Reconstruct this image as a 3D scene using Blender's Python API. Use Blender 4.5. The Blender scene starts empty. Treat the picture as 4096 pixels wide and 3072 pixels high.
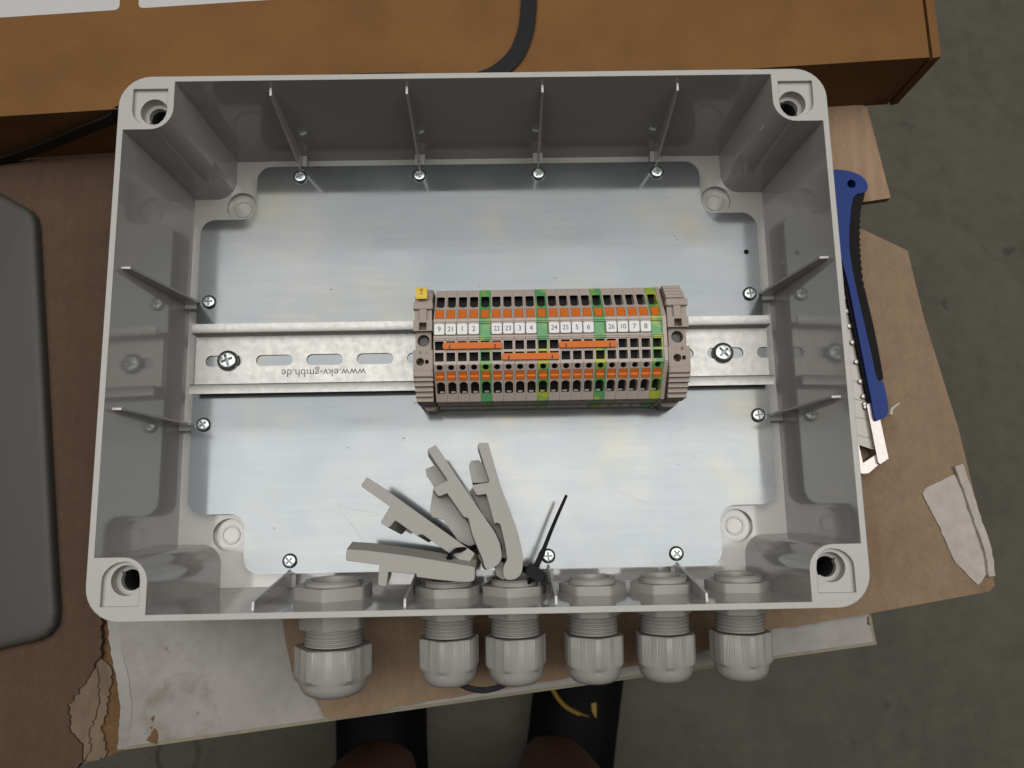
import bpy, bmesh, math, random
from mathutils import Vector, Matrix
from mathutils.geometry import tessellate_polygon
random.seed(7)
R = math.radians
SC = bpy.context.scene
COL = SC.collection

# ---------------------------------------------------------------- camera, light, exposure
cam_d = bpy.data.cameras.new('camera')
cam = bpy.data.objects.new('camera', cam_d)
COL.objects.link(cam)
cam.location = (0.0104838, -0.0843743, 0.4068256)
cam.rotation_euler = (0.173, -0.0084, -0.0184)
cam_d.sensor_width = 36.0
cam_d.lens = 3311.0 / 4096.0 * 36.0
cam_d.clip_start = 0.01
cam_d.clip_end = 50.0
SC.camera = cam
cam_d.dof.use_dof = True
cam_d.dof.focus_distance = 0.375
cam_d.dof.aperture_fstop = 16.0

world = bpy.data.worlds.new('World')
SC.world = world
world.use_nodes = True
wbg = world.node_tree.nodes['Background']
wbg.inputs[0].default_value = (1.0, 0.96, 0.9, 1)
wbg.inputs[1].default_value = 0.02


def area_light(name, loc, size, power, target, color=(1, 1, 1)):
    d = bpy.data.lights.new(name, 'AREA')
    d.shape = 'RECTANGLE'
    d.size, d.size_y = size
    d.energy = power
    d.color = color
    o = bpy.data.objects.new(name, d)
    COL.objects.link(o)
    o.location = loc
    v = Vector(target) - Vector(loc)
    o.rotation_euler = v.to_track_quat('-Z', 'Y').to_euler()
    return o


area_light('ceiling_lamp', (0.100, -0.050, 2.000), (3.000, 0.540), 26.46, (0.100, -0.050, 0.0), (1.0, 0.985, 0.955))
area_light('aisle_lamp', (0.100, 0.495, 2.000), (3.000, 0.530), 17.48, (0.100, 0.495, 0.0), (1.0, 0.985, 0.96))
area_light('hall_lamp', (0.100, 1.140, 2.050), (2.600, 0.720), 13.53, (0.100, 1.140, 0.0), (1.0, 0.975, 0.94))

vs = SC.view_settings
vs.view_transform = 'Standard'
vs.look = 'None'
vs.exposure = 0.0
vs.gamma = 1.0
vs.use_curve_mapping = False

# ---------------------------------------------------------------- helpers
WL = {}          # world location (mm) of every object built here


def V(*a):
    return Vector(a)


class MB:
    def __init__(self):
        self.v, self.f, self.m = [], [], []

    def add(self, pts):
        n = len(self.v)
        self.v += [Vector(p) for p in pts]
        return n

    def face(self, idx, m=0):
        self.f.append(tuple(idx))
        self.m.append(m)

    def poly(self, pts, m=0):
        n = self.add(pts)
        self.face(range(n, n + len(pts)), m)

    def fill(self, loops, N, m=0):
        """triangulated planar face with holes, turned towards N"""
        pts = [Vector(p) for l in loops for p in l]
        tris = tessellate_polygon([[Vector(p) for p in l] for l in loops])
        n = self.add(pts)
        N = Vector(N)
        for t in tris:
            a, b, c = (pts[i] for i in t)
            nn = (b - a).cross(c - a)
            if nn.length < 1e-12:
                continue
            if nn.dot(N) < 0:
                t = (t[0], t[2], t[1])
            self.face([n + i for i in t], m)

    def wall(self, A, B, m=0, flip=False, close=True):
        """quads between two loops of equal length"""
        k = len(A)
        n = self.add(list(A) + list(B))
        for i in range(k if close else k - 1):
            j = (i + 1) % k
            q = (n + i, n + j, n + k + j, n + k + i)
            self.face(q[::-1] if flip else q, m)

    def box(self, x0, x1, y0, y1, z0, z1, m=0):
        self.prism([(x0, y0), (x1, y0), (x1, y1), (x0, y1)], z0, z1, m)

    def prism(self, poly, z0, z1, m=0, holes=(), off=(0, 0)):
        """vertical prism of a counter-clockwise outline; off shifts the bottom"""
        a = sum(p[0] * q[1] - q[0] * p[1] for p, q in zip(poly, poly[1:] + poly[:1]))
        if a < 0:
            poly = poly[::-1]
        top = [(x, y, z1) for x, y in poly]
        bot = [(x + off[0], y + off[1], z0) for x, y in poly]
        ht = [[(x, y, z1) for x, y in h] for h in holes]
        hb = [[(x, y, z0) for x, y in h] for h in holes]
        self.fill([top] + ht, (0, 0, 1), m)
        self.fill([bot] + hb, (0, 0, -1), m)
        self.wall(bot, top, m)
        for t, b in zip(ht, hb):
            self.wall(b, t, m, flip=True)

    def extr(self, prof, O, U, W, D, m=0):
        """profile [(u,w)] in the plane O,U,W swept by vector D"""
        O, U, W, D = Vector(O), Vector(U), Vector(W), Vector(D)
        A = [O + U * u + W * w for u, w in prof]
        B = [p + D for p in A]
        N = U.cross(W)
        a = sum(p[0] * q[1] - q[0] * p[1] for p, q in zip(prof, prof[1:] + prof[:1]))
        if a < 0:
            A, B = A[::-1], B[::-1]
        if N.dot(D) < 0:
            A, B = B, A
            D = -D
        self.fill([A], -D, m)
        self.fill([B], D, m)
        self.wall(A, B, m)

    def panel(self, O, U, W, outer, holes, m=0, floor_m=None):
        """planar face with pockets; holes: (poly_ccw, depth, mat)"""
        O, U, W = Vector(O), Vector(U), Vector(W)
        N = U.cross(W).normalized()
        P = lambda q, d=0.0: O + U * q[0] + W * q[1] - N * d
        self.fill([[P(q) for q in outer]] + [[P(q) for q in h[0]] for h in holes], N, m)
        for hole in holes:
            poly, dep, hm = hole[:3]
            t = [P(q) for q in poly]
            b = [p + Vector(hole[3]) * dep for p in t] if len(hole) > 3 else [P(q, dep) for q in poly]
            self.wall(b, t, hm, flip=True)
            self.fill([b], N, floor_m if floor_m is not None and dep > 5 else hm)  # deep pocket floors can take a colour that paints in their shade

    def lathe(self, prof, C=(0, 0, 0), axis='Y', n=48, m=0, rf=None):
        """prof [(r,t)] along the axis; rf(theta,i) multiplies the radius"""
        C = Vector(C)
        rings = []
        for i, (r, t) in enumerate(prof):
            ring = []
            for k in range(n):
                th = 2 * math.pi * k / n
                rr = r * (rf(th, i) if rf else 1)
                if axis == 'Y':
                    p = C + Vector((rr * math.cos(th), t, rr * math.sin(th)))
                else:
                    p = C + Vector((rr * math.cos(th), rr * math.sin(th), t))
                ring.append(p)
            rings.append(ring)
        base = self.add([p for r_ in rings for p in r_])
        fl = axis == 'Y'
        for i in range(len(prof) - 1):
            for k in range(n):
                j = (k + 1) % n
                q = (base + i * n + k, base + i * n + j, base + (i + 1) * n + j, base + (i + 1) * n + k)
                self.face(q[::-1] if fl else q, m)

    def ribbon(self, pts, width, thick, m=0):
        """pts [(point, width direction)]; a flat strap of rectangular section"""
        rings = []
        n = len(pts)
        for i, (p, wd) in enumerate(pts):
            p = Vector(p)
            t = (Vector(pts[min(i + 1, n - 1)][0]) - Vector(pts[max(i - 1, 0)][0])).normalized()
            w = Vector(wd)
            w = (w - t * w.dot(t)).normalized()
            nn = t.cross(w).normalized()
            wi = width(i / (n - 1)) if callable(width) else width
            a, b = w * wi / 2, nn * thick / 2
            rings.append([p - a - b, p + a - b, p + a + b, p - a + b])
        for A, B in zip(rings, rings[1:]):
            self.wall(A, B, m)
        self.poly(rings[0][::-1], m)
        self.poly(rings[-1], m)

    def tube(self, pts, rad, n=10, m=0):
        rings = []
        k = len(pts)
        for i, p in enumerate(pts):
            p = Vector(p)
            t = (Vector(pts[min(i + 1, k - 1)]) - Vector(pts[max(i - 1, 0)])).normalized()
            a = t.orthogonal().normalized()
            if i:
                a = (pa - t * pa.dot(t)).normalized()
            pa = a
            b = t.cross(a)
            r = rad(i / (k - 1)) if callable(rad) else rad
            rings.append([p + (a * math.cos(2 * math.pi * j / n) + b * math.sin(2 * math.pi * j / n)) * r for j in range(n)])
        for A, B in zip(rings, rings[1:]):
            self.wall(A, B, m)
        self.poly(rings[0][::-1], m)
        self.poly(rings[-1], m)

    def build(self, name, mats, parent=None, loc=None, smooth=30, weld=True):
        if not isinstance(mats, (list, tuple)):
            mats = [mats]
        if parent is not None:
            L = WL[parent]
        elif loc is not None:
            L = Vector(loc)
        else:
            xs = [p.x for p in self.v]; ys = [p.y for p in self.v]; zs = [p.z for p in self.v]
            L = Vector(((min(xs) + max(xs)) / 2, (min(ys) + max(ys)) / 2, min(zs)))
        me = bpy.data.meshes.new(name)
        me.from_pydata([((p - L) * 0.001)[:] for p in self.v], [], self.f)
        for mt in mats:
            me.materials.append(mt)
        me.polygons.foreach_set('material_index', self.m)
        if weld:
            bm = bmesh.new()
            bm.from_mesh(me)
            bmesh.ops.remove_doubles(bm, verts=bm.verts, dist=2e-6)
            bm.to_mesh(me)
            bm.free()
        me.polygons.foreach_set('use_smooth', [True] * len(me.polygons))
        me.set_sharp_from_angle(angle=R(smooth))
        me.update()
        o = bpy.data.objects.new(name, me)
        COL.objects.link(o)
        WL[o] = Vector(L)
        if parent is not None:
            o.parent = parent
        else:
            o.location = L * 0.001
        return o


def tag(o, label=None, cat=None, group=None, kind=None):
    if label: o['label'] = label
    if cat: o['category'] = cat
    if group: o['group'] = group
    if kind: o['kind'] = kind
    return o


def thing(name, label, cat, loc, group=None):
    o = bpy.data.objects.new(name, None)
    o.empty_display_size = 0.01
    COL.objects.link(o)
    o.location = Vector(loc) * 0.001
    WL[o] = Vector(loc)
    return tag(o, label, cat, group)


def copy_tree(o, parent=None):
    c = o.copy()
    COL.objects.link(c)
    if parent is not None:
        c.parent = parent
    for ch in list(o.children):
        copy_tree(ch, c)
    return c


def rrect(x0, x1, y0, y1, r, n=5):
    rs = r if isinstance(r, (list, tuple)) else (r,) * 4      # corners: br, tr, tl, bl
    out = []
    for (cx, cy, a0, rr) in ((x1 - rs[0], y0 + rs[0], -90, rs[0]), (x1 - rs[1], y1 - rs[1], 0, rs[1]),
                             (x0 + rs[2], y1 - rs[2], 90, rs[2]), (x0 + rs[3], y0 + rs[3], 180, rs[3])):
        if rr < 1e-6:
            out.append((cx, cy)); continue
        for k in range(n + 1):
            a = R(a0 + 90 * k / n)
            out.append((cx + rr * math.cos(a), cy + rr * math.sin(a)))
    return out


def circ(cx, cy, r, n=24, a0=0.0):
    return [(cx + r * math.cos(a0 + 2 * math.pi * k / n), cy + r * math.sin(a0 + 2 * math.pi * k / n)) for k in range(n)]


def jag(pts, step=4.0, amp=0.8, seed=1):
    """torn outline: subdivide and jitter"""
    rnd = random.Random(seed)
    out = []
    for (x0, y0), (x1, y1) in zip(pts, pts[1:]):
        L = math.hypot(x1 - x0, y1 - y0)
        k = max(1, int(L / step))
        for i in range(k):
            t = i / k
            out.append((x0 + (x1 - x0) * t + rnd.uniform(-amp, amp), y0 + (y1 - y0) * t + rnd.uniform(-amp, amp)))
    out.append(pts[-1])
    return out


def spline(pts, n=8):
    """Catmull-Rom through 3D points"""
    P = [Vector(p) for p in pts]
    P = [P[0] * 2 - P[1]] + P + [P[-1] * 2 - P[-2]]
    out = []
    for i in range(1, len(P) - 2):
        a, b, c, d = P[i - 1:i + 3]
        for k in range(n):
            t = k / n
            out.append(0.5 * ((2 * b) + (c - a) * t + (2 * a - 5 * b + 4 * c - d) * t * t + (3 * b - a - 3 * c + d) * t ** 3))
    out.append(P[-2])
    return out


def text_mesh(name, body, size, mat, parent, loc, rotz=0.0, depth=0.02, align='CENTER', spacing=1.0, sx=1.0):
    cu = bpy.data.curves.new(name, 'FONT')
    cu.body = body
    cu.size = size * 0.001
    cu.align_x = align
    cu.align_y = 'CENTER'
    cu.extrude = depth * 0.001
    cu.space_character = spacing
    cu.resolution_u = 3
    tmp = bpy.data.objects.new('tmp_text', cu)
    COL.objects.link(tmp)
    dg = bpy.context.evaluated_depsgraph_get()
    me = bpy.data.meshes.new_from_object(tmp.evaluated_get(dg))
    me.name = name
    bpy.data.objects.remove(tmp)
    L = (Vector(loc) - WL[parent]) * 0.001
    me.transform(Matrix.Translation(L) @ Matrix.Rotation(rotz, 4, 'Z') @ Matrix.Diagonal((sx, 1, 1, 1)))
    me.materials.clear()
    me.materials.append(mat)
    o = bpy.data.objects.new(name, me)
    COL.objects.link(o)
    o.parent = parent
    WL[o] = WL[parent]
    return o


# ---------------------------------------------------------------- materials
def mat(name, col, rough=0.5, metal=0.0, var=0.0, vscale=60, bump=0.0, bscale=400, bevel=0.0, spec=0.5,
        col2=None, c2scale=30, c2lo=0.45, c2hi=0.6, rvar=0.0, stretch=None, coat=0.0, perobj=False, flute=0.0, fdir='X'):
    m = bpy.data.materials.new(name)
    m.use_nodes = True
    nt = m.node_tree
    N, L = nt.nodes, nt.links
    b = N['Principled BSDF']
    b.inputs['Base Color'].default_value = (*col, 1)
    b.inputs['Roughness'].default_value = rough
    b.inputs['Metallic'].default_value = metal
    b.inputs['Specular IOR Level'].default_value = spec
    if coat:
        b.inputs['Coat Weight'].default_value = coat
    tc = N.new('ShaderNodeTexCoord')
    src = tc.outputs['Object']
    if perobj:
        oi = N.new('ShaderNodeObjectInfo')
        av = N.new('ShaderNodeVectorMath'); av.operation = 'ADD'
        sv = N.new('ShaderNodeVectorMath'); sv.operation = 'SCALE'; sv.inputs['Scale'].default_value = 7.3
        L.new(oi.outputs['Location'], sv.inputs[0])
        L.new(src, av.inputs[0]); L.new(sv.outputs[0], av.inputs[1])
        src = av.outputs[0]
    if stretch:
        mp = N.new('ShaderNodeMapping')
        mp.inputs['Scale'].default_value = stretch
        L.new(src, mp.inputs['Vector'])
        src = mp.outputs['Vector']

    def noise(scale, detail=4, rg=0.6):
        t = N.new('ShaderNodeTexNoise')
        t.inputs['Scale'].default_value = scale
        t.inputs['Detail'].default_value = detail
        t.inputs['Roughness'].default_value = rg
        L.new(src, t.inputs['Vector'])
        return t.outputs['Fac']

    def ramp(fac, lo, hi, c0, c1):
        r = N.new('ShaderNodeMapRange')
        r.inputs['From Min'].default_value, r.inputs['From Max'].default_value = lo, hi
        r.inputs['To Min'].default_value, r.inputs['To Max'].default_value = c0, c1
        L.new(fac, r.inputs['Value'])
        return r.outputs['Result']

    def mix(fac, A, B, mode='MIX'):
        x = N.new('ShaderNodeMix')
        x.data_type = 'RGBA'
        x.blend_type = mode
        if isinstance(fac, float): x.inputs[0].default_value = fac
        else: L.new(fac, x.inputs[0])
        for k, q in ((6, A), (7, B)):
            if isinstance(q, tuple): x.inputs[k].default_value = (*q, 1)
            else: L.new(q, x.inputs[k])
        return x.outputs[2]

    m['_'] = 0
    cur = col
    if col2:
        cur = mix(ramp(noise(c2scale, 5), c2lo, c2hi, 0, 1), cur, col2)
    if var:
        f = noise(vscale, 6, 0.65)
        g = ramp(f, 0.25, 0.75, 1 - var, 1 + var)
        cb = N.new('ShaderNodeCombineColor')
        for k in range(3): L.new(g, cb.inputs[k])
        cur = mix(1.0, cur, cb.outputs[0], 'MULTIPLY')
    if flute:
        wv = N.new('ShaderNodeTexWave'); wv.bands_direction = fdir
        wv.inputs['Scale'].default_value = 42.0; wv.inputs['Distortion'].default_value = 2.0; wv.inputs['Detail'].default_value = 3.0
        wv.inputs['Detail Scale'].default_value = 1.5
        L.new(tc.outputs['Object'], wv.inputs['Vector'])
        fb = N.new('ShaderNodeTexNoise'); fb.inputs['Scale'].default_value = 900; fb.inputs['Detail'].default_value = 2
        mp2 = N.new('ShaderNodeMapping'); mp2.inputs['Scale'].default_value = (1.0, 0.45, 1.0) if fdir == 'X' else (0.45, 1.0, 1.0)
        L.new(tc.outputs['Object'], mp2.inputs['Vector']); L.new(mp2.outputs['Vector'], fb.inputs['Vector'])
        g2 = ramp(wv.outputs['Fac'], 0, 1, 1 - flute, 1 + flute)
        g3 = ramp(fb.outputs['Fac'], 0.3, 0.7, 0.93, 1.06)
        mm = N.new('ShaderNodeMath'); mm.operation = 'MULTIPLY'; L.new(g2, mm.inputs[0]); L.new(g3, mm.inputs[1])
        cb2 = N.new('ShaderNodeCombineColor')
        for k in range(3): L.new(mm.outputs[0], cb2.inputs[k])
        cur = mix(1.0, cur, cb2.outputs[0], 'MULTIPLY')
    if not isinstance(cur, tuple):
        L.new(cur, b.inputs['Base Color'])
    if rvar:
        L.new(ramp(noise(vscale * 0.7 if var else 40, 4), 0.3, 0.7, max(0.02, rough - rvar), rough + rvar), b.inputs['Roughness'])
    nrm = None
    if bevel:
        bv = N.new('ShaderNodeBevel')
        bv.samples = 4
        bv.inputs['Radius'].default_value = bevel * 0.001
        nrm = bv.outputs[0]
    if bump:
        bp = N.new('ShaderNodeBump')
        bp.inputs['Strength'].default_value = 1.0
        bp.inputs['Distance'].default_value = bump * 0.001
        L.new(noise(bscale, 3), bp.inputs['Height'])
        if nrm: L.new(nrm, bp.inputs['Normal'])
        nrm = bp.outputs[0]
    if nrm:
        L.new(nrm, b.inputs['Normal'])
    del m['_']
    return m


M = {}
M['tub'] = mat('grey_box_plastic', (0.33, 0.32, 0.30), 0.09, var=0.03, vscale=90, bevel=0.35, spec=0.9)
M['tub_rim'] = mat('grey_rim_plastic', (0.355, 0.345, 0.322), 0.38, var=0.03, vscale=120, bevel=0.35, bump=0.01, bscale=1500)
M['gland'] = mat('grey_gland_plastic', (0.265, 0.256, 0.236), 0.42, var=0.03, vscale=150, bevel=0.3, bump=0.012, bscale=1800)
M['bracket'] = mat('grey_bracket_plastic', (0.29, 0.277, 0.25), 0.5, var=0.03, vscale=150, bevel=0.5, bump=0.012, bscale=1800)
M['cover'] = mat('grey_cover_plastic', (0.040, 0.038, 0.032), 0.6, var=0.05, vscale=60, bump=0.03, bscale=1200)
M['beige'] = mat('beige_terminal_plastic', (0.39, 0.325, 0.285), 0.5, var=0.05, vscale=200, bevel=0.12, bump=0.01, bscale=1800)
M['beige_dark'] = mat('brown_stop_plastic', (0.285, 0.232, 0.192), 0.55, var=0.06, vscale=200, bevel=0.2, bump=0.01, bscale=1800)
M['greenyellow'] = mat('green_yellow_plastic', (0.085, 0.28, 0.105), 0.45, var=0.1, vscale=150, bevel=0.12,
                       col2=(0.36, 0.38, 0.035), c2scale=70, c2lo=0.50, c2hi=0.60, perobj=True)
M['orange'] = mat('orange_plastic', (0.56, 0.135, 0.018), 0.55, var=0.05, vscale=300, bevel=0.12, spec=0.22)
M['white_tag'] = mat('white_marker_plastic', (0.66, 0.65, 0.64), 0.45, var=0.02, bevel=0.15)
M['yellow_tag'] = mat('yellow_marker_plastic', (0.6042, 0.4211, 0.0092), 0.45, var=0.05, bevel=0.2)
M['ink'] = mat('black_print', (0.0211, 0.0211, 0.0211), 0.6)
M['tagink'] = mat('dark_green_print', (0.0704, 0.0704, 0.0141), 0.6)
M['rail'] = mat('galvanised_rail_steel', (0.33, 0.325, 0.31), 0.45, metal=1.0, var=0.08, vscale=420, bump=0.015, bscale=1300, rvar=0.05)
M['railtext'] = mat('stamped_lettering', (0.12, 0.115, 0.105), 0.6, metal=0.6)
M['screw'] = mat('zinc_screw', (0.42, 0.45, 0.44), 0.30, metal=1.0, var=0.08, vscale=400)
M['contact'] = mat('dull_contact', (0.2113, 0.1972, 0.1831), 0.45, metal=0.6)
M['painted_screw_shade'] = mat('painted_screw_shade', (0.17, 0.18, 0.18), 0.4, metal=1.0)  # screw metal darkened, shade of the cross recess painted into the colour
M['screw_dark'] = mat('blackened_screw', (0.06, 0.06, 0.06), 0.5, metal=0.7, var=0.1, vscale=600)
M['scratch'] = mat('plate_scratch', (0.27, 0.26, 0.235), 0.5, metal=1.0)
M['dark'] = mat('painted_recess_shade', (0.0141, 0.0141, 0.0141), 0.8)  # near-black colour painted in as shade inside terminal pockets and post holes
M['black'] = mat('black_nylon', (0.007, 0.007, 0.0077), 0.6, bevel=0.2, spec=0.15)
M['strap'] = mat('black_strap_webbing', (0.0099, 0.0099, 0.0106), 0.5, var=0.2, vscale=900, bump=0.08, bscale=1500, spec=0.15)
M['box'] = mat('brown_carton_board', (0.165, 0.078, 0.023), 0.8, var=0.07, vscale=700, bump=0.03, bscale=900, spec=0.25, col2=(0.135, 0.063, 0.02), c2scale=25, c2lo=0.4, c2hi=0.65, flute=.0)
M['sheet'] = mat('kraft_sheet', (0.215, 0.148, 0.094), 0.85, var=0.12, vscale=90, bump=0.04, bscale=700, spec=0.2,
                 col2=(0.175, 0.112, 0.07), c2scale=14, c2lo=0.52, c2hi=0.68, flute=.016)
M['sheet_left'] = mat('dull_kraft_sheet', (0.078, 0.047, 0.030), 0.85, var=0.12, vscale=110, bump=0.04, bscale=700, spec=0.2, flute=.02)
M['sheet_flap'] = mat('pale_kraft_sheet', (0.27, 0.18, 0.115), 0.85, var=0.10, vscale=120, bump=0.05, bscale=500, spec=0.2, stretch=(1.0, 0.15, 1.0), flute=.05)
M['torn'] = mat('torn_pulp', (0.1549, 0.1123, 0.0775), 0.95, var=0.25, vscale=140, bump=0.25, bscale=260, spec=0.1, stretch=(1.0, 0.35, 1.0))
M['chip'] = mat('bare_chipboard', (0.12, 0.068, 0.033), 0.9, var=0.25, vscale=220, bump=0.2, bscale=400, spec=0.1)
M['paper'] = mat('torn_white_paper', (0.38, 0.345, 0.31), 0.9, var=0.14, vscale=120, bump=0.6, bscale=110, spec=0.1)
M['label'] = mat('white_label_paper', (0.43, 0.425, 0.42), 0.6, var=0.03)
M['blue'] = mat('blue_handle_plastic', (0.010, 0.033, 0.17), 0.5, var=0.05, vscale=200, spec=0.2)
M['grip'] = mat('black_rubber_grip', (0.012, 0.011, 0.010), 0.75, spec=0.12)
M['blade'] = mat('blade_steel', (0.22, 0.205, 0.19), 0.42, metal=1.0, var=0.04, vscale=300)
M['sleeve'] = mat('bright_steel_sleeve', (0.34, 0.31, 0.295), 0.35, metal=1.0, bevel=0.25, var=0.1, vscale=500)
M['edge'] = mat('worn_edge_band', (0.1831, 0.162, 0.1056), 0.6, var=0.2, vscale=200)
M['skin'] = mat('skin', (0.15, 0.068, 0.046), 0.55, var=0.08, vscale=50)
M['cloth'] = mat('dark_work_cloth', (0.0211, 0.0225, 0.0282), 0.9, var=0.15, vscale=200, bump=0.2, bscale=300, spec=0.1)
M['hair'] = mat('dark_hair', (0.0211, 0.0141, 0.0106), 0.7)
M['shoe'] = mat('black_shoe_mesh', (0.006, 0.006, 0.007), 0.7, var=0.2, vscale=400, bump=0.2, bscale=900, spec=0.1)
M['shoe_blue'] = mat('dark_blue_shoe_panel', (0.0113, 0.0141, 0.0225), 0.6, var=0.2, vscale=400, spec=0.15)
M['shoe_yellow'] = mat('yellow_shoe_trim', (0.2465, 0.1549, 0.0141), 0.6)
M['metal_leg'] = mat('painted_steel_leg', (0.0563, 0.0563, 0.0599), 0.5)


def plate_material():
    m = bpy.data.materials.new('galvanised_plate')
    m.use_nodes = True
    nt = m.node_tree; N, L = nt.nodes, nt.links
    b = N['Principled BSDF']
    b.inputs['Metallic'].default_value = 1.0
    tc = N.new('ShaderNodeTexCoord')

    def nz(scale, detail, st=(1, 1, 1)):
        mp = N.new('ShaderNodeMapping'); mp.inputs['Scale'].default_value = st
        L.new(tc.outputs['Object'], mp.inputs['Vector'])
        t = N.new('ShaderNodeTexNoise'); t.inputs['Scale'].default_value = scale; t.inputs['Detail'].default_value = detail
        L.new(mp.outputs['Vector'], t.inputs['Vector'])
        return t.outputs['Fac']

    def rmp(f, a, b_, c, d):
        r = N.new('ShaderNodeMapRange')
        for k, v in zip(('From Min', 'From Max', 'To Min', 'To Max'), (a, b_, c, d)): r.inputs[k].default_value = v
        L.new(f, r.inputs['Value']); return r.outputs['Result']

    def mix(f, A, B):
        x = N.new('ShaderNodeMix'); x.data_type = 'RGBA'
        L.new(f, x.inputs[0])
        for k, q in ((6, A), (7, B)):
            if isinstance(q, tuple): x.inputs[k].default_value = (*q, 1)
            else: L.new(q, x.inputs[k])
        return x.outputs[2]
    c = mix(rmp(nz(9, 4), 0.35, 0.65, 0, 1), (0.60, 0.66, 0.69), (0.75, 0.77, 0.765))
    c = mix(rmp(nz(21, 3), 0.54, 0.70, 0, 0.8), c, (0.80, 0.78, 0.62))
    c = mix(rmp(nz(60, 5), 0.4, 0.75, 0, 0.5), c, (0.58, 0.63, 0.70))
    c = mix(rmp(nz(260, 1), 0.80, 0.83, 0, 0.8), c, (0.2, 0.2, 0.18))
    c = mix(rmp(nz(420, 3, (0.06, 1, 1)), 0.3, 0.7, 0, 0.28), c, (0.50, 0.54, 0.58))
    dk = N.new('ShaderNodeMix'); dk.data_type = 'RGBA'; dk.blend_type = 'MULTIPLY'; dk.inputs[0].default_value = 1.0
    dk.inputs[7].default_value = (0.222, 0.222, 0.222, 1)
    L.new(c, dk.inputs[6])
    L.new(dk.outputs[2], b.inputs['Base Color'])
    L.new(rmp(nz(25, 5), 0.3, 0.7, 0.05, 0.15), b.inputs['Roughness'])
    h = N.new('ShaderNodeBsdfPrincipled'); h.inputs['Metallic'].default_value = 1.0; h.inputs['Roughness'].default_value = 0.45
    L.new(dk.outputs[2], h.inputs['Base Color'])
    ms = N.new('ShaderNodeMixShader'); ms.inputs[0].default_value = 0.30
    L.new(b.outputs[0], ms.inputs[1]); L.new(h.outputs[0], ms.inputs[2])
    L.new(ms.outputs[0], N['Material Output'].inputs['Surface'])
    return m


def floor_material():
    m = bpy.data.materials.new('workshop_concrete')
    m.use_nodes = True
    nt = m.node_tree; N, L = nt.nodes, nt.links
    b = N['Principled BSDF']; b.inputs['Roughness'].default_value = 0.75
    tc = N.new('ShaderNodeTexCoord')

    def nz(scale, detail, rg=0.6):
        t = N.new('ShaderNodeTexNoise'); t.inputs['Scale'].default_value = scale; t.inputs['Detail'].default_value = detail
        t.inputs['Roughness'].default_value = rg
        L.new(tc.outputs['Object'], t.inputs['Vector']); return t

    def rmp(f, a, b_, c, d):
        r = N.new('ShaderNodeMapRange')
        for k, v in zip(('From Min', 'From Max', 'To Min', 'To Max'), (a, b_, c, d)): r.inputs[k].default_value = v
        L.new(f, r.inputs['Value']); return r.outputs['Result']

    def mix(f, A, B):
        x = N.new('ShaderNodeMix'); x.data_type = 'RGBA'
        L.new(f, x.inputs[0])
        for k, q in ((6, A), (7, B)):
            if isinstance(q, tuple): x.inputs[k].default_value = (*q, 1)
            else: L.new(q, x.inputs[k])
        return x.outputs[2]
    c = mix(rmp(nz(3.2, 8, 0.7).outputs['Fac'], 0.35, 0.65, 0, 1), FLOOR_A, FLOOR_B)
    c = mix(rmp(nz(45, 6, 0.7).outputs['Fac'], 0.3, 0.7, 0, 0.5), c, FLOOR_C)
    c = mix(rmp(nz(26, 2).outputs['Fac'], 0.69, 0.75, 0, 0.6), c, (0.03, 0.027, 0.022))
    c = mix(rmp(nz(130, 3).outputs['Fac'], 0.66, 0.72, 0, 0.5), c, (0.045, 0.04, 0.032))
    c = mix(rmp(nz(11, 7, 0.75).outputs['Fac'], 0.5, 0.75, 0, 0.6), c, (0.060, 0.055, 0.043))
    v = N.new('ShaderNodeTexVoronoi'); v.feature = 'DISTANCE_TO_EDGE'; v.inputs['Scale'].default_value = 2.2
    w = N.new('ShaderNodeMix'); w.data_type = 'VECTOR'; w.inputs[0].default_value = 0.12
    L.new(tc.outputs['Object'], w.inputs[4]); L.new(nz(7, 5).outputs['Color'], w.inputs[5])
    L.new(w.outputs[1], v.inputs['Vector'])
    c = mix(rmp(v.outputs['Distance'], 0.0, 0.010, 0.16, 0), c, (0.04, 0.036, 0.03))
    L.new(c, b.inputs['Base Color'])
    bp = N.new('ShaderNodeBump'); bp.inputs['Distance'].default_value = 0.0006
    L.new(nz(160, 4).outputs['Fac'], bp.inputs['Height']); L.new(bp.outputs[0], b.inputs['Normal'])
    return m


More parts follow.
